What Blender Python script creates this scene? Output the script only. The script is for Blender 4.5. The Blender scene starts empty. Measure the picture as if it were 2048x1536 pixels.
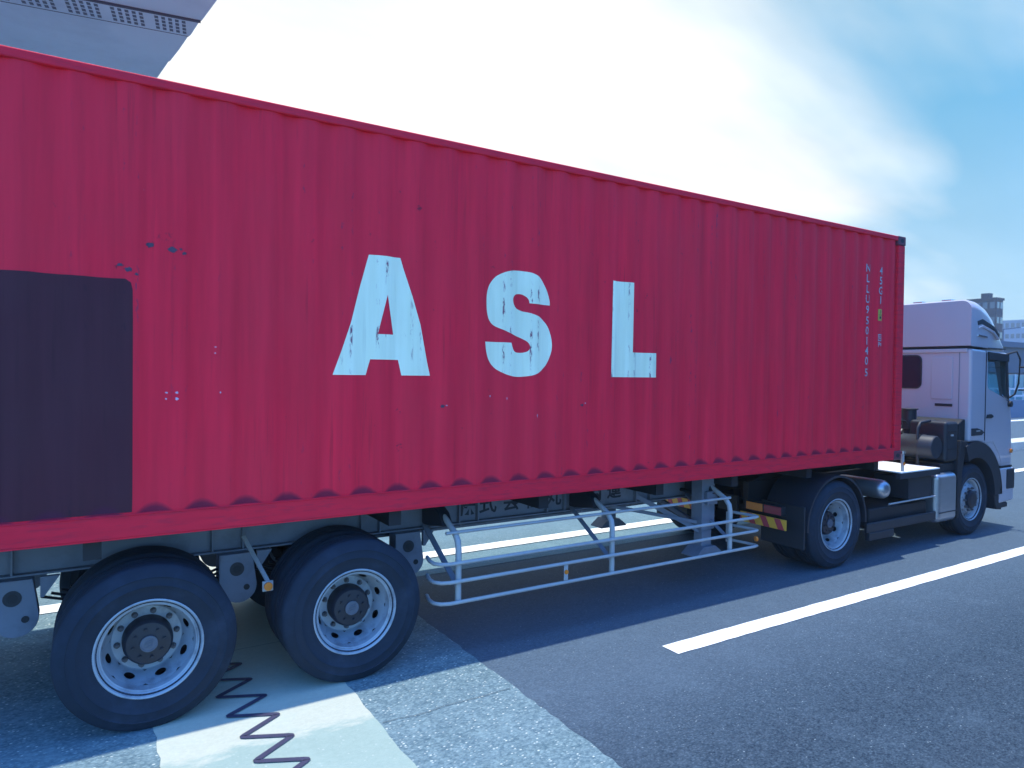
import bpy, bmesh, math, random
from mathutils import Vector, Matrix, noise as mnoise
random.seed(7)
scn = bpy.context.scene
COL = scn.collection
PI = math.pi

# ------------------------------------------------------------------ camera
cam_d = bpy.data.cameras.new("camera")
cam = bpy.data.objects.new("camera", cam_d)
COL.objects.link(cam)
yaw, pitch, roll = math.radians(32.0265), math.radians(-0.948), math.radians(0.7322)
fw = Vector((math.sin(yaw)*math.cos(pitch), math.cos(yaw)*math.cos(pitch), math.sin(pitch)))
rt = Vector((math.cos(yaw), -math.sin(yaw), 0))
up = rt.cross(fw)
r2 = rt*math.cos(roll) + up*math.sin(roll)
u2 = up*math.cos(roll) - rt*math.sin(roll)
m3 = Matrix((r2, u2, -fw)).transposed()
cam.matrix_world = Matrix.Translation((-9.0398, -4.8449, 2.3156)) @ m3.to_4x4()
cam_d.sensor_width = 36
cam_d.lens = 24.0
cam_d.clip_end = 4000
cam_d.dof.use_dof = True
cam_d.dof.focus_distance = 6.2
cam_d.dof.aperture_fstop = 2.8
scn.camera = cam

# ------------------------------------------------------------------ light
SUN_T = Vector((0.03, 0.036, 1)).normalized()
sun_d = bpy.data.lights.new("sun", 'SUN')
sun_d.energy = 2.5
sun_d.angle = math.radians(0.5)
sun_d.color = (1.0, 0.97, 0.86)
sun = bpy.data.objects.new("sun", sun_d)
COL.objects.link(sun)
sun.rotation_euler = SUN_T.to_track_quat('Z', 'Y').to_euler()
sun.location = (0, 0, 60)

world = bpy.data.worlds.new("World")
scn.world = world
world.use_nodes = True
wt = world.node_tree
for n in list(wt.nodes): wt.nodes.remove(n)
def wn(t, **k):
    n = wt.nodes.new(t)
    for a, b in k.items(): setattr(n, a, b)
    return n
def wl(a, b): wt.links.new(a, b)
wout = wn('ShaderNodeOutputWorld')
sky = wn('ShaderNodeTexSky', sky_type='NISHITA')
sky.sun_disc = False
sky.sun_elevation = math.asin(SUN_T.z)
sky.sun_rotation = math.atan2(SUN_T.x, SUN_T.y)
sky.air_density = 1.3; sky.dust_density = 0.6; sky.ozone_density = 3.0
hsv = wn('ShaderNodeHueSaturation'); hsv.inputs['Saturation'].default_value = 1.25
wl(sky.outputs[0], hsv.inputs['Color'])
tc = wn('ShaderNodeTexCoord')
sep = wn('ShaderNodeSeparateXYZ'); wl(tc.outputs['Generated'], sep.inputs[0])
def wmath(op, a, b=None, clamp=False):
    n = wn('ShaderNodeMath', operation=op); n.use_clamp = clamp
    for i, v in enumerate((a, b)):
        if v is None: continue
        if isinstance(v, (int, float)): n.inputs[i].default_value = v
        else: wl(v, n.inputs[i])
    return n.outputs[0]
zz = wmath('ADD', wmath('MAXIMUM', sep.outputs[2], 0.0), 0.22)
comb = wn('ShaderNodeCombineXYZ')
wl(wmath('DIVIDE', sep.outputs[0], zz), comb.inputs[0])
wl(wmath('DIVIDE', sep.outputs[1], zz), comb.inputs[1])
mp = wn('ShaderNodeMapping'); mp.inputs['Rotation'].default_value = (0, 0, math.radians(-28)); mp.inputs['Scale'].default_value = (0.75, 1.7, 1)
wl(comb.outputs[0], mp.inputs[0])
nz = wn('ShaderNodeTexNoise'); nz.inputs['Scale'].default_value = 1.15; nz.inputs['Detail'].default_value = 6; nz.inputs['Roughness'].default_value = 0.44; nz.inputs['Distortion'].default_value = 0.15
wl(mp.outputs[0], nz.inputs['Vector'])
# a broad cloud bank: its middle lies in this direction
def img_dir(u, v):
    return (fw + r2*((u-1024)/1365.33) - u2*((v-768)/1365.33)).normalized()
BANK = img_dir(560, 560)
vd = wn('ShaderNodeVectorMath', operation='DOT_PRODUCT'); vd.inputs[1].default_value = BANK
wl(tc.outputs['Generated'], vd.inputs[0])
mr = wn('ShaderNodeMapRange'); mr.interpolation_type = 'SMOOTHSTEP'
mr.inputs['From Min'].default_value = math.cos(math.radians(62)); mr.inputs['From Max'].default_value = math.cos(math.radians(18))
mr.inputs['To Min'].default_value = -0.22; mr.inputs['To Max'].default_value = 0.46
wl(vd.outputs['Value'], mr.inputs['Value'])
dens = wmath('ADD', wmath('ADD', wmath('MULTIPLY', nz.outputs[0], 1.35), -0.17), mr.outputs[0])
cr = wn('ShaderNodeMapRange'); cr.interpolation_type = 'SMOOTHSTEP'
cr.inputs['From Min'].default_value = 0.24; cr.inputs['From Max'].default_value = 0.90
wl(dens, cr.inputs['Value'])
bg1 = wn('ShaderNodeBackground'); bg1.inputs[1].default_value = 0.15
tint = wn('ShaderNodeMix'); tint.data_type = 'RGBA'; tint.blend_type = 'MULTIPLY'; tint.inputs['Factor'].default_value = 1.0
tint.inputs['B'].default_value = (0.68, 1.20, 1.78, 1)
wl(hsv.outputs[0], tint.inputs['A']); wl(tint.outputs['Result'], bg1.inputs[0])
bg2 = wn('ShaderNodeBackground'); bg2.inputs[0].default_value = (0.97, 1.0, 0.98, 1); nz2 = wn('ShaderNodeTexNoise'); nz2.inputs['Scale'].default_value = 2.1; nz2.inputs['Detail'].default_value = 5; nz2.inputs['Roughness'].default_value = 0.5
wl(mp.outputs[0], nz2.inputs['Vector'])
cs = wn('ShaderNodeMapRange'); cs.inputs['From Min'].default_value = 0.32; cs.inputs['From Max'].default_value = 0.62; cs.inputs['To Min'].default_value = 0.50; cs.inputs['To Max'].default_value = 0.62
wl(nz2.outputs[0], cs.inputs['Value']); wl(cs.outputs[0], bg2.inputs[1])
mx = wn('ShaderNodeMixShader')
hz = wn('ShaderNodeMapRange'); hz.interpolation_type = 'SMOOTHSTEP'
hz.inputs['From Min'].default_value = 0.0; hz.inputs['From Max'].default_value = 0.42; hz.inputs['To Min'].default_value = 0.5; hz.inputs['To Max'].default_value = 0.0
wl(sep.outputs[2], hz.inputs['Value'])
front = wn('ShaderNodeMapRange'); front.inputs['From Min'].default_value = 0.1; front.inputs['From Max'].default_value = 0.8
wl(vd.outputs['Value'], front.inputs['Value'])
fac = wmath('MAXIMUM', cr.outputs[0], wmath('MULTIPLY', hz.outputs[0], front.outputs[0]))
# thin high veil in front, towards the cloud bank
bg3 = wn('ShaderNodeBackground'); bg3.inputs[0].default_value = (0.16, 0.55, 0.78, 1); bg3.inputs[1].default_value = 0.40
veil = wn('ShaderNodeMapRange'); veil.interpolation_type = 'SMOOTHSTEP'
veil.inputs['From Min'].default_value = math.cos(math.radians(95)); veil.inputs['From Max'].default_value = math.cos(math.radians(50)); veil.inputs['To Max'].default_value = 0.93
wl(vd.outputs['Value'], veil.inputs['Value'])
mv = wn('ShaderNodeMixShader'); wl(veil.outputs[0], mv.inputs[0]); wl(bg1.outputs[0], mv.inputs[1]); wl(bg3.outputs[0], mv.inputs[2])
wl(fac, mx.inputs[0]); wl(mv.outputs[0], mx.inputs[1]); wl(bg2.outputs[0], mx.inputs[2])
wl(mx.outputs[0], wout.inputs[0])

scn.view_settings.view_transform = 'Standard'
scn.view_settings.look = 'None'
scn.view_settings.exposure = 1.0
scn.view_settings.gamma = 1.0
scn.cycles.max_bounces = 6

# ------------------------------------------------------------------ helpers
W = {}                      # world origin of every object
class MB:
    def __init__(s): s.bm = bmesh.new()
    def box(s, c, d, rot=None):
        M = Matrix.Translation(c)
        if rot: M = M @ rot.to_4x4()
        M = M @ Matrix.Diagonal((d[0], d[1], d[2], 1))
        bmesh.ops.create_cube(s.bm, size=1, matrix=M); return s
    def rng(s, x0, x1, y0, y1, z0, z1):
        return s.box(((x0+x1)/2, (y0+y1)/2, (z0+z1)/2), (abs(x1-x0), abs(y1-y0), abs(z1-z0)))
    def bar(s, a, b, w, t):
        a, b = Vector(a), Vector(b); d = b-a
        q = d.to_track_quat('X', 'Z').to_matrix()
        return s.box((a+b)/2, (d.length, w, t), q)
    def cyl(s, a, b, r, seg=20, r2=None):
        a, b = Vector(a), Vector(b); d = b-a
        M = Matrix.Translation((a+b)/2) @ d.to_track_quat('Z', 'Y').to_matrix().to_4x4()
        bmesh.ops.create_cone(s.bm, cap_ends=True, segments=seg, radius1=r, radius2=r if r2 is None else r2, depth=d.length, matrix=M); return s
    def tube(s, pts, r, seg=10, flat=1.0):
        pts = [Vector(p) for p in pts]; rings = []
        for i, p in enumerate(pts):
            d = (pts[min(i+1, len(pts)-1)] - pts[max(i-1, 0)]).normalized()
            q = d.to_track_quat('Z', 'Y').to_matrix()
            rings.append([s.bm.verts.new(p + q @ Vector((r*math.cos(2*PI*k/seg), flat*r*math.sin(2*PI*k/seg), 0))) for k in range(seg)])
        for a, b in zip(rings, rings[1:]):
            for k in range(seg): s.bm.faces.new((a[k], a[(k+1) % seg], b[(k+1) % seg], b[k]))
        s.bm.faces.new(rings[0][::-1]); s.bm.faces.new(rings[-1]); return s
    def lathe(s, prof, c=(0, 0, 0), seg=56, axis='Y', close=False):
        """prof: (radius, position along axis)"""
        c = Vector(c); rings = []
        for r, h in prof:
            ring = []
            for k in range(seg):
                a = 2*PI*k/seg; u, v = r*math.cos(a), r*math.sin(a)
                ring.append(s.bm.verts.new(c + (Vector((u, h, v)) if axis == 'Y' else Vector((h, u, v)) if axis == 'X' else Vector((u, v, h)))))
            rings.append(ring)
        prs = list(zip(rings, rings[1:]))
        if close: prs.append((rings[-1], rings[0]))
        for a, b in prs:
            for k in range(seg):
                try: s.bm.faces.new((a[k], a[(k+1) % seg], b[(k+1) % seg], b[k]))
                except ValueError: pass
        return s
    def cap(s, r, h, c=(0, 0, 0), seg=56, axis='Y'):
        c = Vector(c)
        s.bm.faces.new([s.bm.verts.new(c + (Vector((r*math.cos(2*PI*k/seg), h, r*math.sin(2*PI*k/seg))) if axis == 'Y' else Vector((h, r*math.cos(2*PI*k/seg), r*math.sin(2*PI*k/seg))))) for k in range(seg)])
        return s
    def prism(s, poly, a, b, ax='Y'):
        """poly in the two other axes, extruded from a to b along ax"""
        def P(p, h):
            return Vector((p[0], h, p[1])) if ax == 'Y' else Vector((h, p[0], p[1])) if ax == 'X' else Vector((p[0], p[1], h))
        A = [s.bm.verts.new(P(p, a)) for p in poly]; Bv = [s.bm.verts.new(P(p, b)) for p in poly]
        s.bm.faces.new(A); s.bm.faces.new(Bv[::-1]); n = len(poly)
        for i in range(n): s.bm.faces.new((A[i], Bv[i], Bv[(i+1) % n], A[(i+1) % n]))
        return s
    def quad(s, pts):
        s.bm.faces.new([s.bm.verts.new(Vector(p)) for p in pts]); return s
    def mesh(s, name, mat, origin=(0, 0, 0), smooth=None, recalc=True):
        if recalc: bmesh.ops.recalc_face_normals(s.bm, faces=s.bm.faces)
        bmesh.ops.translate(s.bm, verts=s.bm.verts, vec=-Vector(origin))
        me = bpy.data.meshes.new(name); s.bm.to_mesh(me); s.bm.free()
        for m in (mat if isinstance(mat, (list, tuple)) else [mat]): me.materials.append(m)
        if smooth is not None:
            for p in me.polygons: p.use_smooth = True
            me.set_sharp_from_angle(angle=math.radians(smooth))
        return me
    def build(s, name, mat, parent=None, origin=None, smooth=None, bevel=0, recalc=True, seg=2):
        if origin is None: origin = W[parent] if parent is not None else Vector((0, 0, 0))
        o = link(name, s.mesh(name, mat, origin, smooth, recalc), parent, origin)
        if bevel:
            b = o.modifiers.new("bevel", 'BEVEL'); b.width = bevel; b.segments = seg; b.limit_method = 'ANGLE'; b.angle_limit = math.radians(35)
            if smooth is None:
                for p in o.data.polygons: p.use_smooth = True
            b.harden_normals = True
        return o
def link(name, data, parent, origin):
    o = bpy.data.objects.new(name, data); COL.objects.link(o)
    origin = Vector(origin); W[o] = origin
    if parent is not None:
        o.parent = parent; o.location = origin - W[parent]
    else: o.location = origin
    return o
def thing(name, label, cat, loc=(0, 0, 0), group=None):
    o = link(name, None, None, loc); o.empty_display_size = 0.3
    o['label'] = label; o['category'] = cat
    if group: o['group'] = group
    return o
def tag(o, label, cat, group=None):
    o['label'] = label; o['category'] = cat
    if group: o['group'] = group
    return o
def struct(o): o['kind'] = 'structure'; return o

# ------------------------------------------------------------------ materials
def mat(name, col, rough=0.6, metal=0.0, var=0.15, scale=6.0, stretch=(1, 1, 1), bump=0.0, bscale=60, spec=0.5, coat=0.0, dirt=None, dirt_amt=0.0, dirt_scale=3.0, trans=0.0, alpha=1.0):
    m = bpy.data.materials.new(name); m.use_nodes = True; t = m.node_tree; N = t.nodes; b = N['Principled BSDF']
    b.inputs['Roughness'].default_value = rough; b.inputs['Metallic'].default_value = metal
    b.inputs['Specular IOR Level'].default_value = spec; b.inputs['Coat Weight'].default_value = coat
    b.inputs['Transmission Weight'].default_value = trans
    tcn = N.new('ShaderNodeTexCoord'); mpn = N.new('ShaderNodeMapping'); mpn.inputs['Scale'].default_value = stretch
    t.links.new(tcn.outputs['Object'], mpn.inputs[0])
    nn = N.new('ShaderNodeTexNoise'); nn.inputs['Scale'].default_value = scale; nn.inputs['Detail'].default_value = 5
    t.links.new(mpn.outputs[0], nn.inputs['Vector'])
    mxn = N.new('ShaderNodeMix'); mxn.data_type = 'RGBA'
    mxn.inputs['A'].default_value = tuple(c*(1-var) for c in col) + (1,); mxn.inputs['B'].default_value = tuple(min(1, c*(1+var)) for c in col) + (1,)
    t.links.new(nn.outputs[0], mxn.inputs['Factor']); outc = mxn.outputs['Result']
    if dirt:
        n2 = N.new('ShaderNodeTexNoise'); n2.inputs['Scale'].default_value = dirt_scale; n2.inputs['Detail'].default_value = 8; n2.inputs['Roughness'].default_value = 0.65
        t.links.new(mpn.outputs[0], n2.inputs['Vector'])
        r = N.new('ShaderNodeMapRange'); r.inputs['From Min'].default_value = 0.5; r.inputs['From Max'].default_value = 0.72; r.inputs['To Max'].default_value = dirt_amt
        t.links.new(n2.outputs[0], r.inputs['Value'])
        m2 = N.new('ShaderNodeMix'); m2.data_type = 'RGBA'; m2.inputs['B'].default_value = tuple(dirt) + (1,)
        t.links.new(r.outputs[0], m2.inputs['Factor']); t.links.new(outc, m2.inputs['A']); outc = m2.outputs['Result']
    t.links.new(outc, b.inputs['Base Color'])
    if bump:
        n3 = N.new('ShaderNodeTexNoise'); n3.inputs['Scale'].default_value = bscale; n3.inputs['Detail'].default_value = 3
        t.links.new(tcn.outputs['Object'], n3.inputs['Vector'])
        bp = N.new('ShaderNodeBump'); bp.inputs['Strength'].default_value = bump; bp.inputs['Distance'].default_value = 0.01
        t.links.new(n3.outputs[0], bp.inputs['Height']); t.links.new(bp.outputs[0], b.inputs['Normal'])
    return m

RED = (0.93, 0.023, 0.053)
def nd(t, typ, **k):
    n = t.nodes.new(typ)
    for a, b in k.items(): setattr(n, a, b)
    return n
def mth(t, op, *vals, clamp=False):
    n = t.nodes.new('ShaderNodeMath'); n.operation = op; n.use_clamp = clamp
    for i, v in enumerate(vals):
        if isinstance(v, (int, float)): n.inputs[i].default_value = v
        else: t.links.new(v, n.inputs[i])
    return n.outputs[0]
def mixc(t, f, a, b):
    n = t.nodes.new('ShaderNodeMix'); n.data_type = 'RGBA'
    if isinstance(f, (int, float)): n.inputs['Factor'].default_value = f
    else: t.links.new(f, n.inputs['Factor'])
    for k, v in (('A', a), ('B', b)):
        if isinstance(v, tuple): n.inputs[k].default_value = v + (1,)
        else: t.links.new(v, n.inputs[k])
    return n.outputs['Result']
def noise(t, vec, scale, detail=4, rough=0.55):
    n = t.nodes.new('ShaderNodeTexNoise'); n.inputs['Scale'].default_value = scale; n.inputs['Detail'].default_value = detail; n.inputs['Roughness'].default_value = rough
    t.links.new(vec, n.inputs['Vector']); return n.outputs[0]
def maprange(t, v, a, b, c=0.0, d=1.0):
    n = t.nodes.new('ShaderNodeMapRange'); n.inputs['From Min'].default_value = a; n.inputs['From Max'].default_value = b
    n.inputs['To Min'].default_value = c; n.inputs['To Max'].default_value = d; t.links.new(v, n.inputs['Value']); return n.outputs[0]
def scaled(t, vec, s):
    n = t.nodes.new('ShaderNodeMapping'); n.inputs['Scale'].default_value = s; t.links.new(vec, n.inputs[0]); return n.outputs[0]

PITCH, TROUGH0 = 0.275, -7.29
def container_mat(name, base, wear, rust_lo=0.66, wlo=0.58, always=0.0):
    """painted steel; scuffed along the bend lines of the corrugation, streaked, with rust spots"""
    m = bpy.data.materials.new(name); m.use_nodes = True; t = m.node_tree; b = t.nodes['Principled BSDF']
    g = nd(t, 'ShaderNodeNewGeometry'); P = g.outputs['Position']
    s = nd(t, 'ShaderNodeSeparateXYZ'); t.links.new(P, s.inputs[0]); X = s.outputs[0]
    streak = noise(t, scaled(t, P, (9, 9, 0.5)), 1.6, 6, 0.6)
    c = mixc(t, maprange(t, streak, 0.3, 0.7), tuple(v*0.86 for v in base), tuple(min(1, v*1.1) for v in base))
    big = noise(t, P, 0.9, 4); c = mixc(t, maprange(t, big, 0.35, 0.7, 0, 0.38), c, tuple(v*0.72+0.02 for v in base))
    runs = noise(t, scaled(t, P, (16, 16, 0.55)), 1.3, 5, 0.7); rz_ = noise(t, scaled(t, P, (0.7, 1, 0.9)), 1.1, 3)
    rm = mth(t, 'MULTIPLY', maprange(t, runs, 0.56, 0.70), maprange(t, rz_, 0.42, 0.62), clamp=True)
    c = mixc(t, mth(t, 'MULTIPLY', rm, 0.45), c, tuple(v*0.42+0.006 for v in base))
    # distance to the nearest trough centre -> bend lines at 35 mm and 101.5 mm
    ph = mth(t, 'ABSOLUTE', mth(t, 'SUBTRACT', mth(t, 'MODULO', mth(t, 'ADD', X, -TROUGH0 + PITCH*100.5), PITCH), PITCH/2))
    d1 = mth(t, 'ABSOLUTE', mth(t, 'SUBTRACT', ph, 0.1015))
    near = maprange(t, d1, 0.004, 0.016, 1.0, 0.0)
    wz = noise(t, scaled(t, P, (28, 28, 9)), 1.0, 7, 0.75)
    wzone = noise(t, scaled(t, P, (1.1, 1, 0.5)), 1.3, 2)
    wm = mth(t, 'MULTIPLY', mth(t, 'MULTIPLY', near, maprange(t, wz, wlo, wlo+0.08)), mth(t, 'ADD', maprange(t, wzone, 0.44, 0.60), always), clamp=True)
    c = mixc(t, wm, c, wear)
    # grime lying in the foot of every trough
    gh = mth(t, 'MULTIPLY', mth(t, 'SUBTRACT', 1.0, mth(t, 'POWER', mth(t, 'DIVIDE', ph, 0.105), 2.0)), 0.055)
    gz = mth(t, 'SUBTRACT', mth(t, 'SUBTRACT', s.outputs[2], 1.402), gh)
    c = mixc(t, maprange(t, mth(t, 'ADD', gz, mth(t, 'MULTIPLY', wz, 0.02)), -0.012, 0.022, 0.78, 0.0), c, (0.10, 0.022, 0.05))
    spots = noise(t, P, 7.5, 6, 0.7); zone = noise(t, P, 0.8, 2)
    sm = mth(t, 'MULTIPLY', maprange(t, spots, rust_lo, rust_lo+0.05), maprange(t, zone, 0.50, 0.62), clamp=True)
    c = mixc(t, mth(t, 'MULTIPLY', sm, 0.75), c, (0.06, 0.022, 0.035))
    fl = noise(t, scaled(t, P, (60, 60, 34)), 1.0, 3, 0.6)
    fm = mth(t, 'MULTIPLY', maprange(t, fl, 0.77, 0.80), maprange(t, zone, 0.42, 0.55), clamp=True)
    c = mixc(t, mth(t, 'MULTIPLY', fm, 0.5), c, (0.55, 0.36, 0.42))
    t.links.new(c, b.inputs['Base Color'])
    b.inputs['Roughness'].default_value = 0.62; b.inputs['Specular IOR Level'].default_value = 0.12
    dent = noise(t, P, 2.6, 2)
    bp = nd(t, 'ShaderNodeBump'); bp.inputs['Strength'].default_value = 0.35; bp.inputs['Distance'].default_value = 0.02
    t.links.new(dent, bp.inputs['Height']); t.links.new(bp.outputs[0], b.inputs['Normal'])
    return m

M = {}
M['red'] = container_mat('red_container_paint', RED, (0.20, 0.045, 0.09))
M['letter'] = container_mat('faded_white_paint', (0.97, 0.97, 0.68), (0.24, 0.06, 0.10), rust_lo=0.70, wlo=0.53, always=0.5)
M['patch'] = container_mat('dark_overpaint', (0.085, 0.022, 0.032), (0.03, 0.015, 0.025), rust_lo=0.74)
M['redrail'] = mat('red_rail_paint', (0.80, 0.020, 0.046), 0.6, spec=0.15, var=0.18, scale=4, stretch=(1, 1, 6), dirt=(0.16, 0.03, 0.06), dirt_amt=0.4, dirt_scale=5, bump=0.15, bscale=14)
M['casting'] = mat('worn_corner_steel', (0.16, 0.03, 0.05), 0.6, dirt=(0.05, 0.03, 0.04), dirt_amt=0.8, dirt_scale=8)
M['code'] = mat('white_stencil', (0.44, 0.42, 0.44), 0.6, var=0.3, scale=25, dirt=(0.3, 0.12, 0.2), dirt_amt=0.9, dirt_scale=22)
M['yellow'] = mat('yellow_label', (0.55, 0.40, 0.06), 0.6)
M['yellow_r'] = mat('yellow_reflective_sheet', (0.85, 0.42, 0.05), 0.45, var=0.1)
M['red_r'] = mat('red_reflective_sheet', (0.50, 0.05, 0.07), 0.45, var=0.1)
M['black'] = mat('black_rubber_trim', (0.012, 0.014, 0.02), 0.65, var=0.3)
M['tyre'] = mat('tyre_rubber', (0.007, 0.015, 0.030), 0.85, var=0.25, scale=7, dirt=(0.025, 0.04, 0.07), dirt_amt=0.6, dirt_scale=4, bump=0.12, bscale=90)
M['rim'] = mat('silver_painted_wheel', (0.33, 0.37, 0.42), 0.45, metal=0.2, var=0.14, scale=9, dirt=(0.12, 0.12, 0.14), dirt_amt=0.75, dirt_scale=6)
M['cap'] = mat('dull_hub_cap', (0.10, 0.11, 0.14), 0.45, var=0.2, scale=30)
M['hub'] = mat('dark_greasy_hub', (0.014, 0.016, 0.026), 0.5, var=0.35, scale=12)
M['nut'] = mat('rusty_wheel_nut', (0.09, 0.085, 0.095), 0.55, var=0.3, scale=40)
M['frame'] = mat('grey_chassis_paint', (0.18, 0.195, 0.24), 0.6, spec=0.3, var=0.16, scale=3, dirt=(0.10, 0.11, 0.14), dirt_amt=0.6, dirt_scale=4, bump=0.08)
M['guard'] = mat('galvanised_guard_rail', (0.38, 0.37, 0.37), 0.5, var=0.12, scale=6, dirt=(0.25, 0.25, 0.3), dirt_amt=0.5, dirt_scale=9)
M['ink'] = mat('black_lettering', (0.012, 0.016, 0.03), 0.5, var=0.3, scale=20)
M['dark'] = mat('dark_under_body_paint', (0.007, 0.009, 0.015), 0.65, var=0.3, scale=5)
M['dark2'] = mat('dark_grey_plastic', (0.013, 0.017, 0.027), 0.55, var=0.25, scale=5)
M['cab'] = mat('white_cab_paint', (0.47, 0.42, 0.46), 0.28, var=0.05, scale=2, coat=0.4, dirt=(0.42, 0.44, 0.5), dirt_amt=0.4, dirt_scale=2.5)
M['glass'] = mat('dark_window_glass', (0.008, 0.020, 0.035), 0.08, var=0.2, spec=0.6)
M['clear'] = mat('tinted_clear_glass', (0.55, 0.80, 0.85), 0.02, var=0.02, trans=1.0)
M['tank'] = mat('brushed_aluminium_tank', (0.36, 0.38, 0.42), 0.34, metal=0.8, var=0.1, scale=5, stretch=(1, 1, 6))
M['chequer'] = mat('aluminium_chequer_plate', (0.86, 0.86, 0.82), 0.45, metal=0.0, var=0.15, scale=40, bump=0.9, bscale=55)
M['amber'] = mat('amber_lens', (0.75, 0.20, 0.02), 0.25, var=0.1)
M['redlens'] = mat('red_lens', (0.30, 0.02, 0.04), 0.25, var=0.1)
M['chrome'] = mat('chrome', (0.75, 0.78, 0.82), 0.12, metal=1.0, var=0.03)
M['concrete'] = mat('overpass_concrete', (0.55, 0.72, 0.84), 0.8, var=0.1, scale=0.6, dirt=(0.36, 0.50, 0.62), dirt_amt=0.5, dirt_scale=0.7, bump=0.1, bscale=8)
M['slot'] = mat('dark_vent_opening', (0.10, 0.14, 0.20), 0.8)
M['seam'] = mat('soffit_joint', (0.07, 0.08, 0.12), 0.8)

def ground_mat(name, a, b_, speck, speck_amt, grain=70, bump=0.5, patch=0.25, dark=(0.03, 0.035, 0.05), side=0.0, worn=None, lo=0.40, stones=0.3):
    m = bpy.data.materials.new(name); m.use_nodes = True; t = m.node_tree; b = t.nodes['Principled BSDF']
    g = nd(t, 'ShaderNodeNewGeometry'); P = g.outputs['Position']
    S1 = scaled(t, P, (0.8, 1.25, 1))
    fine = noise(t, S1, grain, 4, 0.85)
    mid = noise(t, S1, grain*0.3, 3, 0.7)
    fine = mth(t, 'ADD', mth(t, 'MULTIPLY', fine, 0.72), mth(t, 'MULTIPLY', mid, 0.28))
    vc = nd(t, 'ShaderNodeTexVoronoi'); vc.inputs['Scale'].default_value = grain*1.15; t.links.new(S1, vc.inputs['Vector'])
    vs_ = nd(t, 'ShaderNodeSeparateColor'); t.links.new(vc.outputs['Color'], vs_.inputs[0])
    stone = mth(t, 'MULTIPLY', vs_.outputs[1], maprange(t, vc.outputs['Distance'], 0.2, 0.7, 1.0, 0.35))
    c = mixc(t, mth(t, 'ADD', mth(t, 'MULTIPLY', maprange(t, fine, lo, 1-lo), 1-stones), mth(t, 'MULTIPLY', stone, stones*1.25), clamp=True), a, b_)
    lane = noise(t, scaled(t, P, (0.12, 1.1, 1)), 1.1, 4)
    c = mixc(t, maprange(t, lane, 0.35, 0.75, 0, patch), c, dark)
    if side:                                  # less traffic film beside the lane line than in the wheel path
        sp0 = nd(t, 'ShaderNodeSeparateXYZ'); t.links.new(P, sp0.inputs[0])
        wob = mth(t, 'ADD', sp0.outputs[1], mth(t, 'MULTIPLY', lane, 0.5))
        c = mixc(t, maprange(t, wob, -1.9, -0.6, 0, side), c, tuple(min(1, v*1.9+0.02) for v in b_))
    if worn:                                  # cleaner, paler stretch beside the lane edge
        sp1 = nd(t, 'ShaderNodeSeparateXYZ'); t.links.new(P, sp1.inputs[0])
        wv = mth(t, 'ADD', sp1.outputs[1], mth(t, 'MULTIPLY', mth(t, 'SUBTRACT', noise(t, scaled(t, P, (1.2, 3, 1)), 2.5, 6, 0.7), 0.5), 0.5))
        c = mixc(t, maprange(t, wv, -0.56, -0.47, 0, 0.9), c, mixc(t, maprange(t, fine, 0.36, 0.64), worn, tuple(v*1.18 for v in worn)))
    pt = noise(t, P, 2.2, 5, 0.65); c = mixc(t, maprange(t, pt, 0.52, 0.75, 0, patch), c, tuple(min(1, v*1.35) for v in b_))
    v = nd(t, 'ShaderNodeTexVoronoi'); v.inputs['Scale'].default_value = grain*1.15; t.links.new(S1, v.inputs['Vector'])
    sp = nd(t, 'ShaderNodeSeparateColor'); t.links.new(v.outputs['Color'], sp.inputs[0])
    k = mth(t, 'MULTIPLY', maprange(t, sp.outputs[0], 1-speck_amt, 1.0), maprange(t, v.outputs['Distance'], 0.25, 0.45, 1, 0), clamp=True)
    c = mixc(t, k, c, speck)
    t.links.new(c, b.inputs['Base Color']); b.inputs['Roughness'].default_value = 0.8; b.inputs['Specular IOR Level'].default_value = 0.15
    bp = nd(t, 'ShaderNodeBump'); bp.inputs['Strength'].default_value = bump; bp.inputs['Distance'].default_value = 0.006
    t.links.new(fine, bp.inputs['Height']); t.links.new(bp.outputs[0], b.inputs['Normal'])
    return m
M['asphalt'] = ground_mat('asphalt', (0.006, 0.018, 0.034), (0.078, 0.115, 0.150), (0.26, 0.32, 0.34), 0.02, grain=62, side=0.26, lo=0.41, stones=0.55)
M['rough'] = ground_mat('coarse_light_surface', (0.05, 0.095, 0.115), (0.235, 0.33, 0.335), (0.62, 0.66, 0.58), 0.13, grain=48, lo=0.39, stones=0.5, bump=0.8, patch=0.35, dark=(0.16, 0.24, 0.32))
M['conc'] = ground_mat('joint_concrete', (0.27, 0.35, 0.30), (0.32, 0.40, 0.345), (0.40, 0.46, 0.40), 0.10, grain=55, bump=0.2, patch=0.25, dark=(0.2, 0.28, 0.24), worn=(0.43, 0.44, 0.355))
M['line'] = mat('white_road_paint', (0.86, 0.87, 0.85), 0.55, var=0.05, scale=9, dirt=(0.45, 0.5, 0.52), dirt_amt=0.45, dirt_scale=6, bump=0.2, bscale=80)
M['joint'] = mat('black_joint_seal', (0.035, 0.035, 0.075), 0.7, var=0.3, scale=30, bump=0.3)
M['kerb'] = mat('pale_kerb_concrete', (0.55, 0.56, 0.50), 0.8, var=0.1, scale=2, dirt=(0.3, 0.3, 0.3), dirt_amt=0.5)

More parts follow.
